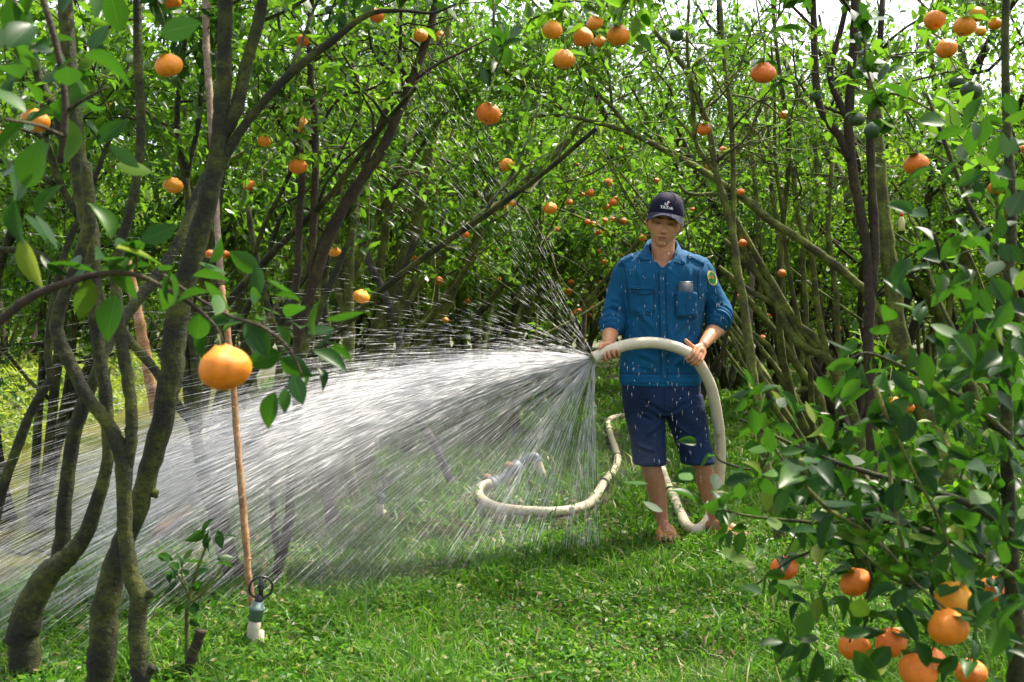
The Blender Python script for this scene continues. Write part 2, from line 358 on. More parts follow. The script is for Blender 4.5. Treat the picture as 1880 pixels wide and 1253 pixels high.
_hp = [(1282, 972), (1262, 966), (1248, 940), (1236, 912), (1225, 888), (1216, 862), (1206, 825), (1190, 785), (1165, 768), (1140, 764), (1118, 772), (1120, 795), (1129, 822), (1134, 845), (1124, 868), (1108, 888), (1096, 908), (1080, 926), (1050, 936), (1015, 940), (975, 939), (940, 936), (908, 930), (886, 918), (878, 905), (905, 890), (960, 880)]
HOSE_XY = catmull(np.array([[(px - CX) / F * ((CAMH - .03) * F / (py - HZ)), (CAMH - .03) * F / (py - HZ)] for px, py in _hp]), 6)
def near_hose(x, y, r=0.07):
    m = np.zeros(len(x), bool)
    for hx, hy in HOSE_XY: m |= (np.abs(x - hx) < r) & (y - hy < 0.04) & (y - hy > -0.16 - 0.03 * (hy - 5))      # grass is pressed flat along the hose
    return m
def in_ditch(x, y):
    ne = -1.18 - 0.168 * y + 0.10 * np.sin(y * 1.3) + 0.05 * np.sin(y * 3.1)
    return (x < ne - 0.22) & (x > ne - 2.3)
def build_grass():
    rng = np.random.default_rng(5)
    N = 560000
    # density falls with distance, in step with how small a blade gets
    y = 2.2 / (1 - rng.random(N) * (1 - 2.2 / 30.0)); x = (rng.random(N) * 2 - 1) * (0.56 * y + 0.6)
    dens = 0.30 + 1.0 * np.clip((vnoise(x, y, 1.1, 1) * 0.6 + vnoise(x, y, 3.3, 2) * 0.4 - 0.28) * 3.0, 0, 1)
    bare = np.exp(-((x + 0.35) / 0.75) ** 2 - ((y - 5.2) / 0.8) ** 2) + 0.8 * np.exp(-((x + 1.3) / 0.5) ** 2 - ((y - 4.3) / 0.5) ** 2) + 0.8 * np.exp(-((x - 1.5) / 0.35) ** 2 - ((y - 4.4) / 0.3) ** 2)
    keep = (rng.random(N) < dens * (1 - 0.75 * np.clip(bare, 0, 1))) & ~(near_hose(x, y) & (rng.random(N) < 0.85)) & ~in_ditch(x, y); x = x[keep]; y = y[keep]; n = len(x)
    z = ground_h(x, y) - 0.004
    far = np.clip(y / 4.0, 0.8, 3.2)
    tuft = vnoise(x, y, 2.3, 3) * 0.55 + vnoise(x, y, 7.0, 4) * 0.45
    hgt = (0.016 + 0.065 * rng.random(n) ** 2.0) * (0.5 + 1.1 * tuft) * np.clip(far, 1, 1.8)
    tall = rng.random(n) < 0.012; hgt[tall] *= 2.0
    w = (0.0024 + 0.0034 * rng.random(n)) * far
    a = rng.random(n) * 6.283; lean = np.abs(rng.normal(0.75, 0.45, n)); b = rng.random(n) * 6.283
    side = np.stack([np.cos(a), np.sin(a), np.zeros(n)], 1); ld = np.stack([np.cos(b), np.sin(b), np.zeros(n)], 1)
    base = np.stack([x, y, z], 1); up = np.array([0, 0, 1.0])
    p1 = base + up * (hgt * 0.55)[:, None] + ld * (hgt * lean * 0.35)[:, None]
    p2 = base + up * (hgt * (1.0 - 0.25 * np.clip(lean, 0, 2)))[:, None] + ld * (hgt * lean * 1.15)[:, None]
    V = np.stack([base - side * w[:, None], base + side * w[:, None], p1 - side * (w * 0.8)[:, None], p1 + side * (w * 0.8)[:, None], p2], 1).reshape(-1, 3)
    k = (np.arange(n) * 5)[:, None]; T = np.concatenate([k + [0, 1, 3], k + [0, 3, 2], k + [2, 3, 4]], 1).reshape(-1, 3)
    g = link(bpy.data.objects.new("grass", mesh_np("grass", V, T.ravel(), np.full(len(T), 3), M_grass))); tag(g, "short bright green grass covering the orchard floor", "grass", kind="stuff")
    # broad-leaved ground cover and dead leaves
    def cover(name, N, mat, size, lab, thr, zo, seed, yx=28.0, side=None):
        r = np.random.default_rng(seed)
        y = 2.3 / (1 - r.random(N) * (1 - 2.3 / yx)); x = (r.random(N) * 2 - 1) * (0.56 * y + 0.6)
        k = (vnoise(x, y, 1.6, seed) * 0.5 + vnoise(x, y, 4.7, seed + 1) * 0.5 > thr) & ~in_ditch(x, y) & ~(near_hose(x, y) & (r.random(N) < 0.85))
        x = x[k]; y = y[k]; n = len(x); pos = np.stack([x, y, ground_h(x, y) + zo[0] + zo[1] * r.random(n)], 1)
        a = r.random(n) * 6.283; d = np.stack([np.cos(a), np.sin(a), 0.35 * r.standard_normal(n)], 1)
        up = nrm(r.standard_normal((n, 3)) * 0.45 + [0, 0, 1.0])
        s = size * (0.5 + r.random(n)) * np.clip(y / 4.5, 0.9, 2.6)
        o = link(bpy.data.objects.new(name, leaves_mesh(name, pos, d, up, s, 1, mat, r))); tag(o, lab, "plants", kind="stuff")
    cover("ground_cover", 100000, M_grass, 0.028, "low broad-leaved weeds growing through the grass", 0.34, (0.0, 0.05), 21)
    cover("leaf_litter", 17000, M_litter, 0.035, "dead brown leaves and twigs lying in the grass", 0.50, (0.002, 0.02), 33)
def build_bank():
    """bright ferny growth on the far bank of the ditch"""
    r = np.random.default_rng(8); n = 60000
    y = 5 + 25 * r.random(n) ** 1.3; ne = -1.18 - 0.168 * y; x = ne - 2.2 - (7.5 * r.random(n) ** 1.2)
    h = 0.10 + 0.32 * vnoise(x, y, 1.3, 12)
    pos = np.stack([x, y, ground_h(x, y) + h * r.random(n)], 1); a = r.random(n) * 6.283
    d = np.stack([np.cos(a), np.sin(a), 0.5 + 0.6 * r.standard_normal(n)], 1); up = nrm(r.standard_normal((n, 3)) * 0.6 + [0, 0, 1.0])
    o = link(bpy.data.objects.new("bank_growth", leaves_mesh("bank_growth", pos, d, up, 0.05 + 0.07 * r.random(n), 1, M_fern, r)))
    tag(o, "yellow green ferns and weeds on the far bank of the ditch", "plants", kind="stuff")
build_ground(); build_grass(); build_bank()
# ------------------------------------------------------------------ the trees one can tell apart: limbs traced where they stand
def limb(mb, s, Y, rng, n=9, twigs=None, sprout=0, tip=True):
    """s: list of (px, py, r_px[, dY]) in photo pixels at distance Y"""
    a = np.array([[q[0], q[1], q[2], (q[3] if len(q) > 3 else np.nan)] for q in s], float)
    k = np.arange(len(a)); ok = ~np.isnan(a[:, 3])
    a[:, 3] = np.interp(k, k[ok], a[ok, 3]) if ok.any() else 0.0
    pts = np.array([P(x, y, Y + d) for x, y, r, d in a]); rad = a[:, 2] / F * (Y + a[:, 3])
    c = catmull(np.column_stack([pts, rad]), 5)
    pp = c[:, :3] + rng.standard_normal((len(c), 3)) * (c[:, 3:4] * 0.05)
    tube(mb, pp, np.maximum(c[:, 3], 0.001) * (1 + 0.025 * rng.standard_normal(len(c))), n, rough=0.02, rng=rng)
    return c
def sprouts(mb, c, cnt, rng, zmin, blen, twigs, yd=0.0, spread=1.0, up=0.35):
    """branches with twigs growing off a traced limb"""
    z = c[:, 2]; idx = np.where(z > zmin)[0]
    if len(idx) < 2: return
    for b in range(cnt):
        i = rng.choice(idx); p = c[i, :3]; a = rng.random() * 6.283
        out = np.array([math.cos(a) * spread, math.sin(a) * spread + yd, up + 0.5 * rng.random()])
        L = blen * (0.6 + 0.8 * rng.random()); r0 = min(c[i, 3] * 0.5, 0.011)
        bb = grow(p, out, L, 7, rng, 0.26, 0.03); tube(mb, bb, np.linspace(r0, 0.0025, 8), 5)
        for q in range(rng.integers(6, 10)):
            s = bb[rng.integers(2, 8)]
            tw = grow(s, nrm(bb[-1] - bb[0]) * 0.5 + rng.standard_normal(3) * 0.7, 0.2 + 0.25 * rng.random(), 3, rng, 0.3, -0.05)
            tube(mb, tw, np.linspace(0.0035, 0.0015, 4), 3, cap=False)
            for z_ in range(3): twigs.append((tw[z_], tw[z_ + 1]))
def traced_tree(label, Y, limbs, seed, bark, spr=(0, 1.6, 0.6), leaf=None, lod=2, per_m=75, leafsize=0.055, yd=0.0, extra_twigs=None, group=None, name="citrus_tree", extra_leaves=None, thin=None):
    rng = np.random.default_rng(seed); mb = MB(); tw = []
    for k_, s in enumerate(limbs):
        if thin: s = [(q[0], q[1], q[2] * thin[min(k_, len(thin) - 1)], *q[3:]) for q in s]
        c = limb(mb, s, Y, rng, 12 if Y < 3.5 else 9)
        if spr[0]: sprouts(mb, c, spr[0], rng, spr[1], spr[2], tw, yd)
    if extra_twigs:
        for pl in extra_twigs:                 # twig polylines that carry leaves: (px, py, Y, r_px)
            pts = np.array([P(a, b, d) for a, b, d, r in pl]); rr = np.array([r / F * d for a, b, d, r in pl])
            c = catmull(np.column_stack([pts, rr]), 4); tube(mb, c[:, :3], np.maximum(c[:, 3], 0.0012), 6)
            for i in range(len(c) - 1): tw.append((c[i, :3], c[i + 1, :3]))
    base = P(limbs[0][0][0], limbs[0][0][1], Y); base[2] = float(ground_h(base[0], base[1]))
    t = empty(name, base, label, "tree", group)
    for i in range(len(mb.V)): mb.V[i] = mb.V[i] - base
    mb.build("trunk", bark, t)
    if tw or extra_leaves is not None:
        if not tw: tw = [((0, 50, -5), (0, 50, -5.001))]
        pos, d, up = leaves_on(tw, per_m, rng, jitter=0.03)
        # no leaf grows right in front of the lens
        sz = leafsize * (0.6 + 0.6 * rng.random(len(pos)))
        if extra_leaves is not None:
            e = extra_leaves; pos = np.concatenate([pos, e[0]]); d = np.concatenate([d, e[1]]); up = np.concatenate([up, e[2]]); sz = np.concatenate([sz, e[3]])
        k = (np.linalg.norm(pos - [0, 0, CAMH], axis=1) > 0.9) & clear_sun_paths(pos, rng)
        link(bpy.data.objects.new("crown", leaves_mesh("crown", pos[k] - base, d[k], up[k], sz[k], lod, leaf or M_leaf, rng)), t)
    return t
def leaf_clump(cx, cy, Y, n, w, h, size, rng, yj=0.12, droop=0.0):
    """n single leaves around a photo spot, sitting w x h photo pixels wide"""
    px = cx + rng.standard_normal(n) * w * 0.5; py = cy + rng.standard_normal(n) * h * 0.5
    pos = np.array([P(a, b, Y + yj * rng.standard_normal()) for a, b in zip(px, py)])
    d = nrm(np.column_stack([(px - cx) / w, rng.standard_normal(n) * 0.4, -(py - cy) / h - droop + 0.25 * rng.standard_normal(n)]) + 0.35 * rng.standard_normal((n, 3)))
    up = nrm(rng.standard_normal((n, 3)) * 0.6 + [0, -0.25, 0.9])
    return pos, d, up, size * (0.75 + 0.5 * rng.random(n))
def cat_l(L): return tuple(np.concatenate([l[i] for l in L]) for i in range(4))
R_ = np.random.default_rng(77)

# left foreground
traced_tree("low mossy trunk with a knobbly base at the left front corner, forking into two limbs", 2.95, [
    [(48, 1270, 31), (46, 1200, 29), (44, 1150, 30), (62, 1098, 27), (92, 1050, 24), (125, 1022, 20), (158, 978, 16), (183, 905, 14), (198, 840, 12), (196, 743, 13), (186, 674, 13), (178, 606, 14), (171, 537, 15), (168, 450, 17), (152, 360, 17), (142, 270, 16), (133, 200, 16), (126, 100, 15), (120, 0, 14), (118, -80, 12)],
    [(108, 1035, 17), (116, 960, 15), (122, 885, 14), (136, 800, 14), (152, 748, 14), (175, 690, 12, .05), (202, 623, 12, .1), (242, 566, 11, .15), (285, 512, 11, .2), (330, 440, 11, .25), (362, 360, 11, .3), (400, 280, 10, .35), (440, 160, 9, .4), (475, 20, 8, .45), (485, -60, 7, .5)],
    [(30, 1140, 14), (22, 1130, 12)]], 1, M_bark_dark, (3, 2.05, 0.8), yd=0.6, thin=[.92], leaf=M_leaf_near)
traced_tree("thick dark trunk of the left foreground that leans right and forks high up", 2.75, [
    [(182, 1275, 26), (190, 1180, 27), (196, 1100, 27), (222, 1010, 23), (252, 940, 20), (275, 860, 21), (300, 765, 22), (314, 680, 24), (322, 600, 24), (342, 510, 22), (368, 425, 20), (390, 335, 19), (404, 245, 18), (410, 150, 16), (413, 60, 15), (416, -60, 14)],
    [(404, 258, 15), (434, 200, 13), (453, 115, 12), (478, 25, 11), (490, -70, 10)],
    [(384, 345, 12), (428, 262, 10), (480, 192, 9), (545, 126, 9), (604, 80, 8), (674, 28, 6), (735, 20, 4), (795, 24, 3), (838, 7, 2)],
    [(280, 905, 10), (291, 908, 8)],
    [(453, 215, 4), (520, 150, 4, .1), (560, 60, 3, .2), (590, -20, 3, .3)]], 2, M_bark_dark, (2, 2.0, 0.8), yd=0.7, thin=[.92], leaf=M_leaf_near)
traced_tree("dark trunk crossing its neighbour at the left front, with a sawn stub near its foot", 2.62, [
    [(262, 1280, 21), (256, 1215, 18), (252, 1150, 18), (256, 1100, 19), (240, 1050, 16), (230, 980, 15), (228, 900, 15), (226, 840, 19), (212, 805, 15), (192, 770, 13), (160, 728, 13), (137, 685, 13), (115, 640, 13), (104, 600, 13), (112, 560, 13), (124, 530, 12), (140, 490, 12), (152, 450, 12), (164, 400, 12), (158, 300, 11)],
    [(232, 860, 12), (241, 810, 12), (240, 745, 12), (231, 674, 12), (220, 606, 12), (214, 540, 11), (212, 495, 10), (222, 445, 10), (240, 385, 9), (250, 330, 9), (258, 260, 9), (257, 180, 9), (253, 90, 9), (252, -60, 8)],
    [(258, 1090, 12), (274, 1092, 9), (276, 1085, 8)], [(238, 800, 9), (236, 785, 8)], [(268, 1235, 10), (282, 1225, 9)]], 3, M_bark_dark, (2, 2.0, 0.7), yd=0.8, thin=[.92], leaf=M_leaf_near)
traced_tree("thin crooked dark stem at the left edge above the ditch", 3.4, [
    [(-35, 1090, 10), (-10, 960, 9), (3, 905, 9), (20, 852, 9), (34, 815, 9), (58, 755, 8), (86, 708, 8), (92, 690, 7), (88, 640, 7), (97, 560, 7), (113, 486, 6), (136, 420, 6), (170, 340, 5), (200, 260, 4), (236, 200, 3)],
    [(124, 285, 9), (104, 205, 10), (78, 160, 9), (54, 84, 9), (20, 0, 9), (10, -40, 9)], [(144, 400, 6), (110, 335, 7), (84, 262, 7), (60, 240, 5)], [(100, 340, 5), (50, 310, 5), (0, 295, 5), (-40, 290, 5)],
    [(185, 590, 7), (154, 547, 7), (103, 492, 7), (62, 463, 6), (0, 460, 6), (-40, 470, 5)]], 4, M_bark_dark, (2, 1.7, 0.5), yd=0.5)
# the branch that carries the nearest fruit
def near_branch():
    e = [leaf_clump(80, 100, 1.75, 15, 160, 120, 0.070, R_, .12), leaf_clump(110, 210, 1.7, 22, 160, 120, 0.070, R_, .12), leaf_clump(10, 340, 1.5, 10, 80, 160, 0.065, R_, .1), leaf_clump(25, 110, 1.6, 7, 80, 60, 0.06, R_),
         leaf_clump(185, 475, 1.62, 7, 60, 60, 0.075, R_, .08), leaf_clump(255, 470, 1.66, 7, 110, 50, 0.07, R_, .08), leaf_clump(330, 505, 1.7, 8, 90, 50, 0.055, R_, .08, .2),
         leaf_clump(400, 560, 1.68, 6, 80, 40, 0.06, R_, .06, .3), leaf_clump(500, 570, 1.72, 8, 60, 50, 0.06, R_, .08), leaf_clump(530, 640, 1.75, 12, 80, 70, 0.06, R_, .1, .3), leaf_clump(590, 635, 1.75, 2, 30, 15, 0.05, R_, .05), leaf_clump(510, 700, 1.75, 4, 50, 50, 0.055, R_, .05, .8), leaf_clump(45, 420, 1.6, 5, 60, 60, 0.08, R_)]
    return cat_l(e)
traced_tree("blurred leafy branch reaching in from the left edge with the nearest orange on it", 1.62, [
    [(-60, 620, 12), (-5, 592, 9), (50, 550, 8), (120, 520, 7), (190, 503, 6), (250, 505, 5), (300, 528, 4.5), (355, 562, 4), (395, 600, 3), (414, 640, 2.5)],
    [(300, 505, 3), (350, 540, 3), (420, 580, 3), (480, 600, 3), (530, 640, 3), (555, 690, 2)], [(110, 300, 6, .1), (120, 200, 6, .1), (105, 90, 6, .1), (60, -60, 7, .1)], [(120, 205, 4, .1), (160, 180, 3, .1), (200, 160, 2, .1)], [(115, 250, 4, .1), (70, 230, 3, 0), (10, 220, 3, -.1)]],
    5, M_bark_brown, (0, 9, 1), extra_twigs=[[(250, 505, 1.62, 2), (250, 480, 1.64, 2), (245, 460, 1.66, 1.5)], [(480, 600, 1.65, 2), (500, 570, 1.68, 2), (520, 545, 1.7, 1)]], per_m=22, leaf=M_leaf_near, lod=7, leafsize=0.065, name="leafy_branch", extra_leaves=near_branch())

# behind the spray
traced_tree("spray-soaked trunk just left of the tall leaning pole, forking at knee height", 4.1, [
    [(442, 1085, 22), (430, 1050, 20), (416, 1015, 18), (404, 970, 18), (400, 930, 17), (412, 872, 13), (435, 845, 11), (462, 815, 10), (500, 765, 10), (538, 700, 9), (562, 630, 8), (590, 560, 7), (625, 480, 6), (650, 420, 5)],
    [(398, 940, 14), (378, 905, 12), (372, 855, 12), (363, 820, 11), (355, 775, 11), (343, 705, 9), (338, 650, 9), (338, 590, 8), (345, 500, 8), (352, 420, 7), (340, 330, 7), (325, 240, 6), (330, 150, 5), (345, 40, 4)],
    [(357, 785, 8), (326, 743, 8), (285, 681, 8), (240, 626, 8), (195, 560, 7), (165, 500, 6)],
    [(352, 600, 9), (360, 700, 10), (362, 790, 10)], [(340, 330, 6), (362, 240, 5), (372, 150, 5), (380, 40, 4)]], 6, M_bark_dark, (3, 1.7, 0.6), yd=0.3)
traced_tree("forked wet trunk behind the spray whose long dark limb leans up and right", 4.2, [
    [(508, 1072, 17), (512, 1040, 14), (520, 1000, 15), (531, 960, 13), (533, 889, 11), (537, 820, 12), (545, 765, 12), (546, 690, 12), (550, 620, 13), (562, 560, 14), (585, 490, 15), (611, 419, 15), (648, 352, 14), (695, 285, 13), (728, 215, 12), (748, 170, 12), (772, 105, 11), (795, 33, 10), (800, -40, 9)],
    [(514, 1020, 11), (502, 958, 8), (501, 889, 8), (507, 820, 8), (522, 755, 7), (540, 690, 7), (545, 620, 9), (541, 550, 10), (547, 486, 10), (549, 419, 9), (555, 318, 9), (552, 280, 8), (534, 201, 6), (527, 134, 5), (513, 50, 4), (505, -20, 4)],
    [(570, 560, 9), (572, 490, 9), (575, 419, 10), (579, 318, 9), (577, 218, 9), (571, 151, 8), (567, 67, 7), (574, -20, 6)],
    [(748, 170, 7), (711, 201, 7), (690, 250, 7), (672, 300, 6), (655, 345, 6)], [(555, 285, 5), (590, 230, 4), (625, 180, 4), (690, 160, 3), (740, 120, 2)], [(765, 145, 4), (800, 120, 4), (850, 95, 3), (900, 70, 2)]], 7, M_bark_brown, (3, 1.7, 0.6), yd=0.3, thin=[.74])
traced_tree("broad wet trunk in the middle of the spray with several mossy limbs fanning out", 6.6, [
    [(655, 900, 26), (664, 820, 24), (672, 740, 23), (682, 680, 24), (697, 630, 26), (712, 585, 24), (722, 537, 14), (735, 490, 13), (759, 434, 13), (769, 395, 12), (788, 285, 11), (797, 228, 10), (815, 130, 9), (822, 20, 8)],
    [(712, 585, 16), (745, 552, 12), (779, 503, 11), (820, 462, 10), (872, 407, 9), (930, 368, 9), (980, 318, 8), (1034, 268, 7), (1064, 228, 6), (1090, 190, 4)],
    [(697, 560, 10), (680, 540, 8), (655, 560, 7), (640, 600, 8), (636, 680, 9)], [(700, 540, 9), (700, 470, 8), (715, 380, 8), (735, 290, 7), (750, 200, 6), (760, 120, 5)]], 8, M_bark_moss, (4, 1.7, 0.7), lod=1)
traced_tree("upright mossy stems between the forked trunk and the broad trunk", 6.0, [
    [(650, 1010, 8), (655, 930, 9), (640, 850, 11), (636, 760, 11), (640, 640, 11), (640, 500, 10), (651, 368, 9), (648, 302, 9), (658, 218, 8), (650, 120, 7), (640, 20, 6)],
    [(642, 620, 8), (620, 520, 8), (618, 430, 7), (616, 352, 7), (614, 234, 6), (620, 140, 6), (610, 30, 5)], [(640, 900, 4), (660, 940, 4), (668, 980, 3)], [(648, 400, 5), (625, 350, 5), (600, 300, 4), (585, 240, 4)]], 9, M_bark_moss, (3, 1.7, 0.6), lod=1)
traced_tree("mossy tree leaning right, between the broad wet trunk and the man", 7.4, [
    [(748, 830, 13), (752, 740, 12), (776, 640, 12), (803, 592, 11), (837, 520, 10), (872, 451, 10), (888, 390, 9), (905, 330, 8), (930, 270, 7), (960, 190, 6), (985, 110, 5)],
    [(888, 400, 6), (870, 340, 6), (865, 270, 6), (880, 200, 5), (870, 120, 4)], [(803, 600, 6), (800, 520, 6), (790, 440, 5), (800, 360, 5)]], 10, M_bark_moss, (7, 1.3, 0.7), lod=1)
traced_tree("slim curved mossy tree behind the hose nozzle", 9.0, [
    [(948, 800, 8), (946, 700, 7), (950, 620, 7), (962, 575, 7), (990, 540, 6), (1018, 510, 6), (1040, 475, 6), (1052, 420, 5), (1045, 350, 5), (1030, 280, 4)],
    [(1005, 527, 4), (1035, 490, 4), (1060, 440, 4), (1090, 380, 3)], [(952, 610, 5), (930, 560, 5), (920, 500, 4), (945, 420, 4)]], 11, M_bark_moss, (10, 1.0, 0.7), lod=1)

traced_tree("dark leaning stems standing in the spray between the forked trunk and the broad trunk", 5.1, [
    [(612, 1000, 15), (606, 930, 13), (590, 860, 12), (570, 790, 10), (548, 720, 9), (520, 650, 8), (490, 560, 7), (470, 470, 6), (455, 380, 5)],
    [(600, 900, 11), (618, 830, 10), (628, 760, 9), (632, 690, 8), (600, 600, 7), (598, 500, 6), (615, 400, 5), (630, 300, 5)],
    [(618, 830, 8), (655, 770, 7), (690, 700, 7), (720, 620, 6), (735, 520, 6), (765, 430, 5)]], 61, M_bark_dark, (2, 1.8, 0.5), lod=1)
# right of the man
traced_tree("big leaning mossy trunk on the right whose long low branch arches over the man", 5.9, [
    [(1762, 925, 30), (1738, 860, 28), (1720, 820, 27), (1706, 770, 26), (1682, 709, 25), (1660, 650, 22), (1645, 590, 19), (1640, 530, 18), (1630, 469, 18), (1621, 400, 17), (1613, 302, 15), (1604, 168, 13), (1585, 100, 12), (1570, 0, 11), (1560, -60, 10)],
    [(1680, 715, 17), (1650, 655, 16), (1634, 606, 15), (1608, 565, 14), (1586, 534, 12), (1550, 500, 12), (1517, 475, 12), (1466, 438, 11), (1414, 405, 11), (1360, 360, 10), (1319, 333, 9), (1275, 305, 9), (1235, 284, 8), (1161, 247, 7), (1101, 227, 6), (1034, 213, 5), (984, 214, 4), (940, 222, 3), (900, 231, 2)],
    [(1161, 245, 6), (1124, 198, 6), (1088, 161, 5), (1064, 131, 5), (1034, 67, 4), (1000, 27, 4), (967, -10, 3)], [(1123, 190, 4), (1118, 141, 4), (1101, 97, 3), (1085, 60, 3)],
    [(1047, 212, 4), (1020, 195, 4), (994, 174, 3), (933, 134, 3), (890, 95, 2)], [(1017, 185, 3), (1008, 150, 3), (1000, 134, 3), (977, 90, 3), (950, 34, 2)],
    [(1414, 405, 7), (1370, 365, 7), (1319, 357, 6), (1265, 356, 5), (1245, 335, 3)], [(1637, 530, 9), (1644, 620, 10), (1660, 690, 10), (1690, 770, 11)]], 12, M_bark_moss, (5, 2.2, 0.6), lod=2, thin=[.85, .68])
traced_tree("slim upright dark trunk on the right in front of the leaning mossy one", 4.6, [
    [(1606, 1010, 12), (1602, 900, 11), (1600, 800, 11), (1598, 740, 10), (1594, 640, 10), (1597, 540, 10), (1590, 450, 9), (1580, 390, 9), (1568, 330, 9), (1558, 235, 9), (1563, 134, 8), (1570, 34, 8), (1574, -50, 7)],
    [(1560, 295, 8), (1541, 251, 8), (1507, 201, 7), (1497, 134, 7), (1494, 34, 6), (1490, -40, 6)], [(1558, 220, 6), (1545, 196, 6), (1524, 134, 6), (1545, 50, 5), (1560, -20, 5)],
    [(1601, 540, 9), (1606, 440, 9), (1600, 330, 8), (1598, 220, 7), (1612, 120, 6), (1620, 0, 5)]], 13, M_bark_brown, (2, 1.9, 0.5), lod=2)
traced_tree("slim stem with a sawn stub standing close to the man on his hose side", 4.7, [
    [(1440, 1020, 12), (1431, 975, 11), (1417, 906, 11), (1405, 850, 10), (1399, 803, 9), (1393, 746, 9), (1383, 690, 9), (1376, 637, 9), (1365, 553, 8), (1354, 498, 8), (1348, 442, 7), (1331, 372, 7), (1315, 318, 6), (1302, 235, 6), (1289, 201, 5), (1268, 144, 5), (1235, 97, 5), (1195, 47, 4), (1165, -20, 4)],
    [(1425, 960, 8), (1413, 920, 7), (1409, 903, 7)], [(1348, 470, 5), (1347, 419, 5), (1346, 302, 5), (1342, 201, 5), (1332, 134, 4), (1322, 0, 4)], [(1302, 300, 5), (1280, 270, 4), (1270, 180, 4), (1262, 90, 3), (1265, 0, 3)], [(1315, 320, 4), (1290, 285, 4), (1270, 250, 3), (1240, 215, 2)]], 14, M_bark_moss, (3, 1.8, 0.5), lod=2)
traced_tree("yellow-green mossy tree bending left behind the big leaning trunk", 8.6, [
    [(1832, 870, 14), (1810, 790, 13), (1778, 709, 13), (1755, 640, 12), (1726, 575, 12), (1689, 527, 11), (1654, 496, 10), (1600, 450, 9), (1560, 380, 8), (1557, 345, 7), (1531, 302, 7), (1507, 261, 7), (1477, 194, 6), (1440, 110, 5)],
    [(1774, 700, 9), (1776, 600, 9), (1772, 500, 9), (1777, 400, 8), (1770, 280, 9), (1777, 184, 8), (1760, 60, 6)], [(1740, 600, 6), (1745, 500, 6), (1735, 400, 5), (1711, 117, 5), (1682, 44, 4)]], 15, M_bark_moss, (5, 1.3, 0.8), lod=1)
M_b = M_bark_moss
traced_tree("cluster of thin mossy stems leaning left behind the man's elbow", 6.3, [
    [(1590, 900, 11), (1572, 777, 10), (1545, 709, 10), (1517, 657, 9), (1480, 640, 8), (1449, 610, 8), (1431, 571, 7), (1400, 520, 6), (1370, 470, 6), (1352, 400, 5)],
    [(1545, 715, 7), (1516, 650, 6), (1490, 615, 7), (1462, 592, 7), (1418, 520, 7), (1380, 455, 6), (1340, 385, 5)], [(1500, 640, 6), (1462, 596, 5), (1420, 540, 6), (1380, 493, 5), (1330, 440, 4)], [(1480, 640, 6), (1442, 571, 6), (1380, 537, 5), (1320, 490, 4)],
    [(1520, 660, 6), (1500, 560, 6), (1490, 470, 5), (1466, 400, 5), (1455, 300, 5)], [(1560, 760, 6), (1540, 640, 5), (1535, 540, 5), (1520, 420, 5), (1528, 300, 4)]], 16, M_bark_moss, (3, 1.8, 0.6), lod=1)
traced_tree("thin many-stemmed tree behind the cluster of leaning stems", 7.2, [
    [(1515, 860, 10), (1507, 740, 9), (1473, 685, 8), (1425, 613, 7), (1380, 558, 6), (1330, 500, 5)], [(1500, 730, 6), (1460, 660, 5), (1440, 560, 5), (1432, 450, 5), (1415, 330, 5), (1408, 200, 4)],
    [(1490, 710, 6), (1450, 720, 5), (1428, 685, 5), (1414, 640, 5), (1380, 610, 4)], [(1470, 690, 5), (1480, 580, 5), (1475, 460, 5), (1500, 340, 4), (1490, 220, 4)], [(1440, 640, 4), (1400, 560, 4), (1395, 440, 4), (1385, 330, 4), (1370, 200, 4)]], 17, M_bark_moss, (4, 1.5, 0.7), lod=1)

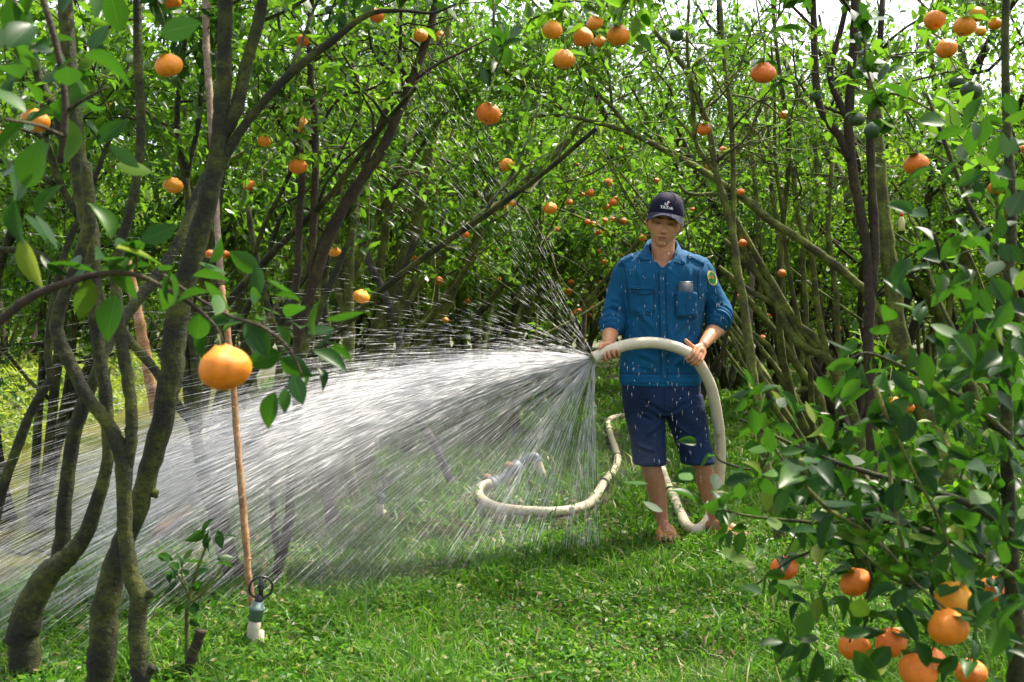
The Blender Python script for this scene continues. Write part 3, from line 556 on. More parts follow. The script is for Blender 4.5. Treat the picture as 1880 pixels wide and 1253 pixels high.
# orange tree of the right foreground
def near_bush():
    q = [(1800, 230, 1.9, 8, 100, 120), (1720, 440, 1.7, 4, 60, 60), (1800, 460, 2.0, 16, 110, 80), (1850, 330, 2.0, 12, 60, 120), (1700, 600, 1.75, 7, 110, 40), (1640, 660, 1.8, 5, 120, 40), (1820, 590, 1.9, 12, 90, 70), (1830, 700, 2.1, 14, 90, 70), (1740, 700, 2.1, 8, 100, 50), (1400, 700, 2.1, 8, 60, 50), (1360, 770, 2.1, 12, 110, 60),
         (1320, 850, 2.2, 10, 80, 50), (1400, 850, 2.1, 16, 90, 60), (1300, 930, 2.1, 10, 70, 50), (1380, 940, 2.1, 14, 110, 60), (1460, 800, 2.3, 16, 100, 80), (1540, 880, 2.2, 22, 130, 80), (1640, 830, 2.2, 22, 130, 90), (1740, 820, 2.2, 24, 130, 90), (1830, 830, 2.2, 22, 90, 90), (1600, 960, 2.1, 22, 140, 80), (1720, 960, 2.1, 28, 150, 90), (1840, 960, 2.0, 26, 90, 100),
         (1480, 990, 2.1, 12, 100, 60), (1380, 1060, 2.0, 6, 70, 40), (1410, 1100, 1.95, 6, 60, 60), (1520, 1080, 2.0, 10, 80, 60), (1640, 1080, 2.0, 12, 100, 60), (1740, 1060, 1.9, 16, 100, 60), (1840, 1060, 1.9, 14, 80, 60), (1560, 1160, 1.95, 8, 80, 50), (1660, 1160, 1.9, 10, 90, 60), (1830, 1140, 1.8, 10, 70, 70), (1500, 1190, 1.95, 8, 60, 50), (1790, 1200, 1.8, 8, 90, 40), (1540, 1240, 1.9, 5, 60, 20),
         (1860, 560, 1.7, 5, 50, 50), (1870, 700, 1.9, 8, 40, 90), (1560, 780, 2.3, 9, 80, 50), (1700, 760, 2.3, 12, 90, 50)]
    e = cat_l([leaf_clump(a, b, Y, int(n * (2.3 if a > 1600 and b < 760 else 1.7 if a > 1500 else 1.3)), w * 1.1, h * 1.15, 0.055, R_, .16, .25) for a, b, Y, n, w, h in q])
    # the fruit hangs outside the foliage: few leaves grow in front of it
    keep = np.ones(len(e[0]), bool); c = e[0] + e[1] * 0.03; px = c[:, 0] / c[:, 1] * F + CX; py = HZ - (c[:, 2] - CAMH) / c[:, 1] * F
    for (fx, fy, fd) in ((1440, 1043, 50), (1571, 1070, 59), (1569, 1188, 59), (1636, 1180, 60), (1752, 1100, 70), (1742, 1153, 74), (1825, 1082, 52), (1685, 1232, 70), (1783, 1235, 56), (1642, 741, 34), (1668, 749, 28), (1621, 767, 30), (1840, 532, 34), (1682, 302, 46)):
        keep &= ~((np.hypot(px - fx, py - fy) < fd * 0.62) & (c[:, 1] < 0.072 * F / fd + 0.02) & (R_.random(len(keep)) < 0.88))
    keep &= ~((px < 1395) & (py < 830) & (R_.random(len(keep)) < 0.55))
    keep &= ~((px < 1335) & (py < 770))
    keep &= ~((px < 1400) & (py > 690) & (py < 1000) & (R_.random(len(keep)) < 0.35))
    return tuple(v[keep] for v in e)
traced_tree("leafy orange tree of the right front corner, heavy with low-hanging fruit", 2.2, [
    [(1872, 1290, 20), (1868, 1180, 17), (1860, 1090, 15), (1855, 1000, 13), (1850, 880, 12), (1848, 760, 11), (1846, 640, 11), (1850, 520, 10), (1858, 400, 9), (1850, 260, 8), (1845, 100, 7), (1850, -60, 7)],
    [(1855, 980, 8), (1790, 930, 7), (1700, 900, 6, -.1), (1600, 870, 5, -.1), (1510, 840, 4, 0), (1420, 800, 3, 0), (1360, 770, 2)],
    [(1856, 1060, 8), (1780, 1010, 6), (1690, 970, 5, -.1), (1600, 955, 5, -.1), (1520, 960, 4), (1440, 955, 3), (1360, 945, 2.5), (1290, 925, 2)],
    [(1850, 800, 7), (1780, 740, 5), (1690, 690, 4, -.2), (1600, 650, 3, -.3), (1560, 660, 2, -.3)], [(1846, 640, 6), (1800, 560, 5), (1740, 500, 4, -.2), (1715, 430, 3, -.3)],
    [(1600, 956, 4), (1590, 1020, 3), (1600, 1070, 3), (1575, 1130, 2), (1560, 1180, 2)], [(1690, 970, 4), (1700, 1050, 3), (1720, 1120, 3), (1735, 1180, 2)], [(1780, 1010, 4), (1790, 1080, 3), (1790, 1160, 3), (1785, 1210, 2)],
    [(1520, 960, 3), (1490, 1010, 3), (1450, 1030, 2), (1380, 1080, 2)], [(1420, 800, 3), (1395, 860, 2), (1330, 850, 2), (1310, 830, 1.5)], [(1850, 480, 6), (1790, 400, 5), (1760, 330, 4), (1730, 250, 4), (1700, 170, 3)]],
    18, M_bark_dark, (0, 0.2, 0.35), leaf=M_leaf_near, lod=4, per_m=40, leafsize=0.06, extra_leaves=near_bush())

# ------------------------------------------------------------------ the orchard rows behind
DAT = [make_tree_data(100 + i, leaves_per_m=145, leaf=M_leaf_far if i % 2 else M_leaf, bark=(M_bark_moss, M_bark_dark, M_bark_brown)[i % 3], leafsize=0.060, height=3.3 + 0.25 * (i % 3)) for i in range(7)]
def rows():
    r = np.random.default_rng(42)
    ORD = "first second third fourth fifth sixth seventh eighth ninth tenth eleventh twelfth thirteenth fourteenth".split()
    def row(fx, y0, y1, step, label, group):
        y = y0; k = 0
        while y < y1:
            x = fx(y) + r.normal() * 0.2; yy = y + r.normal() * 0.2
            if abs(x) < 0.514 * yy + 2.2:
                place_tree(DAT[r.integers(0, 7)], (x, yy, float(ground_h(x, yy))), r.random() * 6.28, (1.0 + 0.2 * r.random(), 1.12 + 0.22 * r.random()), ORD[k] + " " + label, group); k += 1
            y += step
    row(lambda y: -0.75 + 0.02 * y, 9.6, 33, 2.1, "citrus tree counting back from the spray, in the row between ditch and path", "row of citrus trees between ditch and path")
    row(lambda y: -2.0, 10.5, 33, 2.5, "citrus tree counting back along the near edge of the ditch, behind the spray", "citrus trees on the near edge of the ditch")
    row(lambda y: 3.0 + 0.03 * y, 9.5, 33, 2.1, "citrus tree counting back behind the man, in the row right of the path", "row of citrus trees right of the path")
    row(lambda y: 5.4 + 0.03 * y, 7.6, 33, 2.4, "citrus tree counting back in the second row right of the path", "second row of citrus trees right of the path")
    row(lambda y: 8.3, 11, 33, 2.6, "citrus tree counting back in the third row right of the path", "third row of citrus trees right of the path")
    row(lambda y: -7.4 - 0.05 * y, 12, 34, 2.3, "citrus tree counting back along the ferny bank across the ditch", "citrus trees on the bank across the ditch")
    row(lambda y: -10.5, 12, 34, 2.8, "citrus tree counting back in the second row across the ditch", "second row of citrus trees across the ditch")
    row(lambda y: 11.5, 18, 34, 3.0, "citrus tree counting back in the fourth row right of the path", "fourth row of citrus trees right of the path")
    row(lambda y: 1.1, 17, 34, 3.4, "citrus tree counting back among those closing the far end of the path", "citrus trees at the end of the path")
rows()
def thin_stems():
    """slender arching stems of the trees one looks through, each tree with its own clump"""
    r = np.random.default_rng(55)
    for (x, y, n, side, lab) in [(2.25, 6.9, 9, -1, "clump of slender mossy stems leaning left, right behind the man's shoulder"), (3.7, 6.6, 8, -1, "clump of slender stems between the leaning mossy trunk and the right edge"),
                              (-1.35, 6.4, 9, 1, "clump of slender dark stems arching right behind the forked wet trunk"), (-0.3, 8.2, 8, 1, "clump of slender mossy stems arching right over the jet"), (-2.1, 9.3, 8, 1, "slender stems on the ditch edge behind the leaning pole"), (-1.9, 5.5, 7, 1, "slender mossy stems close behind the thick left foreground trunk")]:
        b = np.array([x, y, float(ground_h(x, y))]); t = empty("citrus_tree", b, lab, "tree"); mb = MB(); tw = []
        for k in range(n):
            a = r.random() * 6.283; d = np.array([side * (0.2 + 0.4 * r.random()), 0.4 * r.standard_normal(), 1.0])
            m = catmull(grow((0.12 * math.cos(a), 0.12 * math.sin(a), -.08), d, 2.4 + 1.3 * r.random(), 9, r, 0.10, -0.003 * k), 3); rr = np.linspace(0.026, 0.008, len(m)) * (0.6 + 0.6 * r.random())
            tube(mb, m, rr, 7, rough=.05, rng=r); c = np.column_stack([m + b, rr])
            for j in range(3):
                i = r.integers(15, len(m)); i = max(i, int(np.argmax(m[:, 2] > 1.5)) or 27); q = grow(m[i], nrm(np.array([side * .3, 0.4 * r.standard_normal(), .8]) + .5 * r.standard_normal(3)), 0.5 + .5 * r.random(), 6, r, .2, .02); tube(mb, q, np.linspace(.007, .003, 7), 5)
                for z in range(5):
                    w = grow(q[r.integers(1, 7)], r.standard_normal(3) + [0, 0, .3], .25, 3, r, .3)
                    if w[0][2] > 1.35:
                        for v in range(3): tw.append((w[v], w[v + 1]))
        mb.build("trunk", (M_bark_moss, M_bark_dark)[int(x < -1.5)], t)
        pos, d, up = leaves_on(tw, 90, r, jitter=.03); g_ = clear_sun_paths(pos + b, r); pos, d, up = pos[g_], d[g_], up[g_]; link(bpy.data.objects.new("crown", leaves_mesh("crown", pos, d, up, .055 * (.6 + .6 * r.random(len(pos))), 1, M_leaf, r)), t)
thin_stems()
# trees close by whose trunks stand outside the frame and whose crowns reach in overhead
def overhead():
    r = np.random.default_rng(9)
    for (x, y, s, lab) in [(2.0, 11.5, 1.25, "tall citrus tree whose crown closes the path above the far rows"), (0.5, 14.5, 1.35, "tall citrus tree behind the laden one, in the middle of the view"), (-3.5, 7.2, 1.05, "citrus tree overhanging the ditch behind the thin crooked stem"), (3.9, 5.2, 1.05, "citrus tree at the right edge behind the slim upright trunk"), (-1.9, 7.6, 1.1, "citrus tree on the ditch edge behind the leftmost trunks")]:
        place_tree(DAT[r.integers(0, 7)], (x, y, float(ground_h(x, y))), r.random() * 6.28, (s, s * 1.2), lab)
overhead()
def far_wood():
    r = np.random.default_rng(3); n = 170000
    x = (r.random(n) * 2 - 1) * 34; y = 35 + 6 * r.random(n) + 0.0 * x; top = 5.2 + 2.6 * vnoise(x, y * 0, 0.5, 6) + 1.0 * vnoise(x, y, 1.7, 7)
    z = 0.3 + (top - 0.3) * r.random(n) ** 0.9
    a = r.random(n) * 6.283; d = np.stack([np.cos(a), np.sin(a), r.standard_normal(n) * 0.4], 1); up = nrm(r.standard_normal((n, 3)) * 0.7 + [0, -0.4, 0.8])
    o = link(bpy.data.objects.new("far_wood", leaves_mesh("far_wood", np.stack([x, y, z], 1), d, up, 0.16 + 0.14 * r.random(n), 1, M_leaf_far, r)))
    tag(o, "mass of distant orchard foliage beyond the last rows", "trees", kind="stuff")
far_wood()
# ------------------------------------------------------------------ fruit
def orange_mat(name, stops):
    m, nt, b = new_mat(name); L = nt.links.new
    oi = node(nt, "ShaderNodeObjectInfo"); tc = node(nt, "ShaderNodeTexCoord")
    col = ramp(nt, oi.outputs["Random"], stops)
    n1 = node(nt, "ShaderNodeTexNoise", i_Scale=2.6, i_Detail=7.0, i_Roughness=0.65); L(tc.outputs["Object"], n1.inputs["Vector"])
    mm = node(nt, "ShaderNodeMixRGB", blend_type='MULTIPLY'); mm.inputs[0].default_value = 0.6; L(col, mm.inputs[1])
    L(ramp(nt, n1.outputs[0], [(0.30, (0.62, 0.50, 0.45)), (0.48, (0.95, 0.88, 0.8)), (0.68, (1.12, 1.15, 1.0))]), mm.inputs[2]); L(mm.outputs[0], b.inputs["Base Color"])
    b.inputs["Roughness"].default_value = 0.36; b.inputs["Specular IOR Level"].default_value = 0.45
    v = node(nt, "ShaderNodeTexVoronoi", i_Scale=55.0); L(tc.outputs["Object"], v.inputs["Vector"])
    bp = node(nt, "ShaderNodeBump", i_Strength=0.35, i_Distance=0.004); L(v.outputs["Distance"], bp.inputs["Height"]); L(bp.outputs[0], b.inputs["Normal"])
    b.inputs["Subsurface Weight"].default_value = 0.15; b.inputs["Subsurface Radius"].default_value = (0.01, 0.004, 0.001)
    return m
M_orange = orange_mat("orange_peel", [(0.0, (0.82, 0.23, 0.008)), (0.6, (0.88, 0.31, 0.010)), (1.0, (0.90, 0.40, 0.015))])
M_orange_red = orange_mat("deep_orange_peel", [(0.0, (0.74, 0.16, 0.008)), (1.0, (0.84, 0.24, 0.010))])
M_unripe = orange_mat("unripe_peel", [(0.0, (0.030, 0.075, 0.030)), (1.0, (0.05, 0.10, 0.03))])
M_stem = plain_mat("fruit_stem_green", (0.07, 0.12, 0.03), 0.6)
def fruit_data(mat, seed):
    r = np.random.default_rng(seed); ph = r.random(4) * 6.28
    def fn(d, p):
        th = np.arctan2(d[:, 1], d[:, 0]); q = p.copy()
        k = 1 + 0.012 * np.cos(9 * th + ph[0]) * (1 - d[:, 2] ** 2) + 0.02 * np.cos(2 * th + ph[1]) + 0.012 * np.cos(3 * th + ph[2])
        q[:, :2] *= k[:, None]
        rho = np.sqrt(d[:, 0] ** 2 + d[:, 1] ** 2)
        q[:, 2] += np.where(d[:, 2] > 0, -0.20 * np.exp(-(rho / 0.16) ** 2) + 0.09 * np.exp(-((rho - 0.3) / 0.2) ** 2) * (1 + 0.5 * np.cos(5 * th + ph[3])), 0.14 * np.exp(-(rho / 0.15) ** 2))
        return q
    b = MB(); ellipsoid(b, (0, 0, 0), (1, 1, 0.80), 40, 26, fn=fn)
    c = MB(); tube(c, [(0, 0, 0.62), (0.02, 0, 0.8), (0.05, 0.02, 1.0), (0.10, 0.03, 1.35)], [0.07, 0.05, 0.045, 0.04], 6)
    for k in range(5):
        a = k * 1.2566; tube(c, [(0, 0, 0.70), (0.10 * math.cos(a), 0.10 * math.sin(a), 0.70), (0.19 * math.cos(a), 0.19 * math.sin(a), 0.74)], [0.06, 0.045, 0.01], 5)
    e = MB(); ellipsoid(e, (0, 0, -0.70), (0.07, 0.07, 0.03), 8, 5)
    return b.mesh("peel", mat), c.mesh("stem", M_stem), e.mesh("blossom_end", M_bark_brown)
FD = {"o": [fruit_data(M_orange, i) for i in range(3)], "r": [fruit_data(M_orange_red, 10 + i) for i in range(2)], "g": [fruit_data(M_unripe, 20)]}
bpy.context.view_layer.update(); DG = bpy.context.evaluated_depsgraph_get()
def clear_depth(px, py, dpx, Y):
    """small fruit hang at the outside of the foliage: the distance of the first leaves there, within the sizes fruit have"""
    best = []
    for ox, oy in ((0, 0), (.3, .3), (-.3, .3), (.3, -.3), (-.3, -.3)):
        d = Vector(P(px + ox * dpx, py + oy * dpx, 1.0) - np.array([0, 0, CAMH])).normalized()
        ok, loc, *_ = S.ray_cast(DG, Vector((0, 0, CAMH)), d, distance=Y + 1)
        best.append(loc.y if ok else 99.0)
    y = sorted(best)[1] - 0.05
    return float(np.clip(min(y, Y), 0.046 * F / dpx, Y))
def fruit(px, py, dpx, label, kind="o", group=None, Y=None, size=0.072, tilt=None, seed=0):
    Y = Y or size * F / dpx
    if dpx < 36: Y = clear_depth(px, py, dpx, Y)
    Y = float(Y); r = np.random.default_rng(int(px * 7 + py) + seed); R = dpx / F * Y / 2
    c = P(px, py, Y)
    o = bpy.data.objects.new("unripe_fruit" if kind == "g" else "orange", None); o.empty_display_size = 0.02; link(o)
    o.location = tuple(c); o.scale = (R, R, R * (0.94 + 0.14 * r.random()))
    tx, ty = tilt if tilt else (r.normal() * 0.22, r.normal() * 0.25)
    o.rotation_euler = (tx, ty, r.random() * 6.28)
    tag(o, label, "orange" if kind != "g" else "unripe fruit", group)
    d = FD[kind][r.integers(0, len(FD[kind]))]
    link(bpy.data.objects.new("peel", d[0]), o); link(bpy.data.objects.new("stem", d[1]), o)
    if dpx > 30: link(bpy.data.objects.new("blossom_end", d[2]), o)
    return c, R
# px, py, diameter in photo pixels, label, kind
FRUIT = [
 (413, 677, 93, "big blurred orange hanging nearest the lens, in front of the leaning pole", "o"),
 (310, 121, 52, "orange with a leaf over its top, between the two left foreground trunks near the top", "o"),
 (65, 222, 52, "orange hanging below dark leaves near the left edge, a leaf on its crown", "o"),
 (3, 252, 26, "orange cut off by the left edge of the view", "o"),
 (318, 341, 36, "orange with a split second lobe just left of the thick leaning trunk", "o"),
 (552, 229, 32, "orange half hidden by the upright stem of the forked wet tree", "o"),
 (485, 260, 24, "yellowish orange hidden by leaves just right of the thick leaning trunk", "o"),
 (547, 306, 34, "orange peeping out on both sides of the forked wet tree's stem", "o"),
 (458, 341, 24, "small orange right of the leaning pole at mid height, leaves around", "o"),
 (614, 462, 25, "flattened orange against the long dark limb of the forked wet tree", "o"),
 (386, 467, 19, "small orange peeping out left of the leaning pole", "r"),
 (413, 468, 19, "small orange peeping out right of the leaning pole", "r"),
 (663, 545, 31, "orange hanging just above the water jet beside the broad wet trunk", "o"),
 (312, 2, 40, "orange cut by the top edge above the left foreground trunks", "r"),
 (692, 30, 28, "orange behind a thin branch at the top, left of centre", "r"),
 (646, 33, 18, "small orange on the thin right-going branch of the thick trunk", "r"),
 (485, 60, 15, "tiny orange by the mossy fork at the top left", "r"),
 (556, 75, 24, "reddish orange behind the upright brown stem near the top", "r"),
 (772, 66, 27, "orange with a leaf on its side, left of a dark limb near the top", "o"),
 (806, 68, 22, "half hidden orange right of a dark limb near the top", "o"),
 (897, 209, 46, "large plump orange hanging alone at the tip of the arching branch", "r"),
 (929, 303, 27, "orange hanging alone below the tip of the arching branch", "o"),
 (936, 376, 23, "small orange right of the mossy limb above the spray, twin to the one beside it", "o"),
 (1010, 383, 26, "orange above and left of the man, right of a smaller one at its height", "o"),
 (1014, 56, 38, "leftmost orange of the cluster at the top centre", "o"),
 (1036, 110, 41, "lowest orange of the cluster at the top centre", "o"),
 (1070, 69, 39, "middle orange of the top centre cluster, dark blossom end showing", "o"),
 (1092, 43, 32, "highest orange of the top centre cluster, behind its middle one", "o"),
 (1135, 66, 42, "paler rightmost orange of the cluster at the top centre", "o"),
 (1101, 77, 25, "half hidden orange tucked behind the others of the top centre cluster", "o"),
 (1401, 135, 46, "big orange with a leaf biting into its top, above and right of the man", "r"),
 (1292, 238, 26, "orange half covered by leaves on the arching branch above the cap", "r"),
 (1327, 276, 15, "small orange just under the arching branch, right of the cap", "r"),
 (1303, 306, 17, "small orange behind the arching branch where it passes right of the cap", "r"),
 (1360, 353, 15, "small orange on the arching branch's upper edge, right of the cap", "r"),
 (1271, 385, 10, "tiny orange beside the cap's right edge", "r"),
 (1440, 212, 18, "small yellowish orange below a bare fork on the right", "o"),
 (1435, 502, 16, "small round orange among the thin leaning stems on the right", "r"),
 (1363, 447, 17, "reddish orange beside the slim stem just right of the man", "r"),
 (1353, 545, 13, "small orange at the man's sleeve cuff height, behind the slim stem", "r"),
 (1682, 302, 46, "big orange hanging alone right of the leaning mossy trunk", "r"),
 (1738, 90, 38, "lowest orange of the cluster in the top right corner", "o"),
 (1716, 37, 38, "leftmost orange of the cluster in the top right corner", "o"),
 (1771, 49, 40, "smooth round orange in the middle of the top right cluster", "o"),
 (1794, 27, 31, "orange behind the smooth one in the top right cluster", "o"),
 (1827, 44, 24, "pale rightmost orange of the top right cluster", "o"),
 (1800, 58, 20, "small half hidden orange under the top right cluster", "o"),
 (1830, 345, 30, "orange mostly covered by leaves at the right, above the pointed one", "r"),
 (1876, 275, 18, "orange cut off by the right edge", "r"),
 (1840, 532, 31, "pointed pale orange framed by dark leaves on the right", "o"),
 (1642, 741, 29, "upper left orange of the three hanging low behind the slim trunk", "o"),
 (1668, 749, 23, "right one of the three oranges hanging low behind the slim trunk", "o"),
 (1621, 767, 26, "lowest of the three oranges hanging low behind the slim trunk", "o"),
 (1440, 1043, 50, "orange with a round leaf on it, leftmost on the low branches", "r"),
 (1571, 1070, 59, "orange in the middle of the low branches with a leaf across its top", "r"),
 (1569, 1188, 59, "lower left orange of the front bush with a dark leaf hanging over it", "r"),
 (1636, 1180, 60, "orange beside the lower left one, half masked by a drooping leaf", "r"),
 (1752, 1100, 70, "orange partly covered by a long leaf, above the largest in the front bush", "o"),
 (1742, 1153, 74, "lobed orange in the middle of the front bush, a leaf tip on its left", "o"),
 (1825, 1082, 52, "orange cut by pale leaves near the right edge of the front bush", "r"),
 (1685, 1232, 70, "lowest and widest orange of the front bush at the bottom edge", "r"),
 (1783, 1235, 56, "round orange at the bottom edge, right of the widest one", "r"),
 (1712, 1212, 48, "shadowed orange tucked behind the widest one at the bottom edge", "r"),
 (1680, 1025, 28, "dark red orange hidden among leaves in the upper front bush", "r"),
 (1785, 1042, 30, "orange half hidden just above the big pair of the front bush", "r"),
 (1857, 955, 20, "small orange by the dark trunk at the right edge, leaves around it", "r"),
 (817, 588, 13, "elongated orange behind the spray, right of the broad wet trunk", "o"),
 (805, 516, 18, "pair-like orange above the spray behind mossy limbs", "r"),
 (858, 554, 12, "small orange in dark foliage left of the crossing poles", "r"),
 (855, 431, 16, "reddish orange beside the mossy limb in the middle", "r"),
 (813, 474, 11, "small reddish orange between two mossy limbs above the spray", "r"),
 (762, 475, 12, "small orange against the dark limbs above the broad wet trunk", "r"),
 (916, 513, 10, "tiny orange above the dark dead branch", "o"),
 (1019, 637, 9, "tiny orange low behind the hose nozzle", "r"),
 (978, 648, 10, "tiny orange at the edge of the jet, left of the nozzle", "r"),
 (1180, 437, 15, "bright orange at the man's cheek, left of his collar", "o"),
 (1182, 410, 9, "tiny orange touching the man's ear from behind", "o"),
 (770, 243, 15, "unripe round fruit high over the spray by a mossy limb", "g"),
 (1242, 65, 27, "pale unripe fruit against the bright gap at the top, right of the cluster", "g"),
 (1573, 220, 30, "dark unripe fruit on the slim trunk at the right, upper of two", "g"),
 (1603, 240, 33, "dark unripe fruit touching the slim trunk, lower of two", "g"),
 (1757, 152, 30, "dark unripe fruit below the top right cluster, left of its twin", "g"),
 (1783, 167, 38, "larger dark unripe fruit below the top right cluster", "g"),
 (1496, 178, 22, "small bluish unripe fruit on the bent branch left of the slim trunk", "g"),
]
FC = []
for f in FRUIT: FC.append(fruit(f[0], f[1], f[2], f[3], f[4]))
# the many small ones of the far tree left of the cap, and other far ones
def far_fruit():
    pts = [(1117, 335, 17), (1085, 355, 17), (1068, 358, 12), (1045, 372, 14), (1125, 372, 16), (1113, 381, 14), (1131, 366, 12), (1078, 408, 12), (1110, 406, 14), (1145, 407, 14), (1090, 412, 11), (1100, 428, 13), (1022, 422, 11), (1205, 332, 12), (1138, 467, 11), (1110, 481, 12), (1094, 430, 10), (1126, 404, 11), (1043, 195, 9), (1138, 271, 11), (1061, 303, 8), (1074, 317, 8)]
    for p in pts: fruit(*p, "small orange on the heavily laden tree left of the black cap", "r", group="oranges on the laden tree left of the cap")
    for p in [(1048, 519, 13), (1044, 536, 14), (1056, 575, 14), (1063, 571, 11), (1083, 579, 9), (1088, 566, 10), (1054, 588, 9), (1099, 462, 10), (1104, 520, 10)]:
        fruit(*p, "small orange hanging low by the pale upright stake above the nozzle", "r", group="oranges by the upright stake")
    for p in [(740, 345, 10), (735, 358, 8), (753, 352, 8), (797, 378, 8), (912, 460, 8), (948, 470, 8)]:
        fruit(*p, "tiny reddish orange deep in the foliage above the spray", "r", group="tiny oranges above the spray")
    for p in [(1410, 580, 9), (1475, 520, 9), (1400, 620, 11), (1540, 603, 10), (1480, 580, 8), (1390, 540, 8), (1495, 615, 8), (1432, 470, 8)]:
        fruit(*p, "tiny orange deep among the leaning stems right of the man", "r", group="tiny oranges among the leaning stems")
    for p in [(150, 541, 9), (205, 195, 13), (208, 362, 9), (62, 470, 9)]:
        fruit(*p, "tiny orange deep in the foliage on the left", "o", group="tiny oranges on the left")
far_fruit()
# twigs and leaves by the fruit one can see well: a short fruiting twig each
def fruit_twigs():
    rng = np.random.default_rng(4)
    for (f, (c, R)) in zip(FRUIT, FC):
        if f[2] < 22 or f[2] > 90: continue
        mb = MB(); top = c + [0, 0, R * 0.8]
        d = np.array([rng.normal() * 0.5, 0.25 + 0.3 * rng.random(), 1.0]); L = 0.30 + 0.25 * rng.random()
        pts = grow(top, d, L, 6, rng, 0.25, 0.1); tube(mb, pts, np.linspace(0.0018, 0.005, 7), 5)
        segs = [(pts[i], pts[i + 1]) for i in range(1, 6)]
        tw = grow(pts[2], rng.standard_normal(3) + [0, 0, 0.3], 0.15, 3, rng); tube(mb, tw, np.linspace(0.003, 0.0015, 4), 4)
        segs += [(tw[i], tw[i + 1]) for i in range(3)]
        pos, dd, up = leaves_on(segs, 42, rng, jitter=0.012, outward=0.7)
        n = 2; pos = np.vstack([pos, np.repeat(top[None], n, 0)]); a = rng.random(n) * 6.28
        dd = np.vstack([dd, np.stack([np.cos(a), np.sin(a) - 0.3, np.full(n, -0.1)], 1)]); up = np.vstack([up, np.tile([0, 0, 1.0], (n, 1))])
        side = "left" if f[0] < 500 else "right" if f[0] > 1300 else "middle"
        t = empty("fruiting_twig", top, " ".join(("twig and leaves above the " + f[3].replace(",", "")).split()[:16]), "twig")
        for i in range(len(mb.V)): mb.V[i] = mb.V[i] - top
        mb.build("shoot", M_bark_moss, t)
        link(bpy.data.objects.new("leaves", leaves_mesh("leaves", pos - top, dd, up, (0.055 + 0.03 * rng.random(len(pos))), 4, M_leaf_near if f[2] > 45 else M_leaf, rng)), t)
fruit_twigs()
# ------------------------------------------------------------------ the water: thousands of flying threads and drops
NOZ = P(1091, 656, 4.70)
def water_mat(name, a=0.92, em=0.0):
    m, nt, b = new_mat(name); L = nt.links.new
    b.inputs["Base Color"].default_value = (0.95, 0.94, 0.97, 1); b.inputs["Roughness"].default_value = 0.25; b.inputs["Specular IOR Level"].default_value = 0.8
    t = node(nt, "ShaderNodeBsdfTranslucent"); t.inputs[0].default_value = (0.95, 0.95, 0.97, 1)
    mix = node(nt, "ShaderNodeMixShader"); mix.inputs[0].default_value = 0.5
    L(b.outputs[0], mix.inputs[1]); L(t.outputs[0], mix.inputs[2]); L(mix.outputs[0], nt.nodes["Material Output"].inputs[0]); return m
M_water = water_mat("flying_water")
def threads(name, label, pos, vec, hw, parent=None):
    """3-sided spindles from pos along vec with half width hw"""
    n = len(pos); d = nrm(vec); s = nrm(np.cross(d, [0.2, 0.3, 1.0])); u = np.cross(d, s)
    hw = hw[:, None]; mid = pos + vec * 0.4
    ring = [mid + (math.cos(a) * s + math.sin(a) * u) * hw for a in (0, 2.094, 4.189)]
    V = np.stack([pos] + ring + [pos + vec], 1).reshape(-1, 3)
    T = np.array([[0, 2, 1], [0, 3, 2], [0, 1, 3], [4, 1, 2], [4, 2, 3], [4, 3, 1]])
    Fa = (T[None] + (np.arange(n) * 5)[:, None, None]).reshape(-1, 3)
    o = link(bpy.data.objects.new(name, mesh_np(name, V, Fa.ravel(), np.full(len(Fa), 3), M_water))); return tag(o, label, "water", kind="stuff")
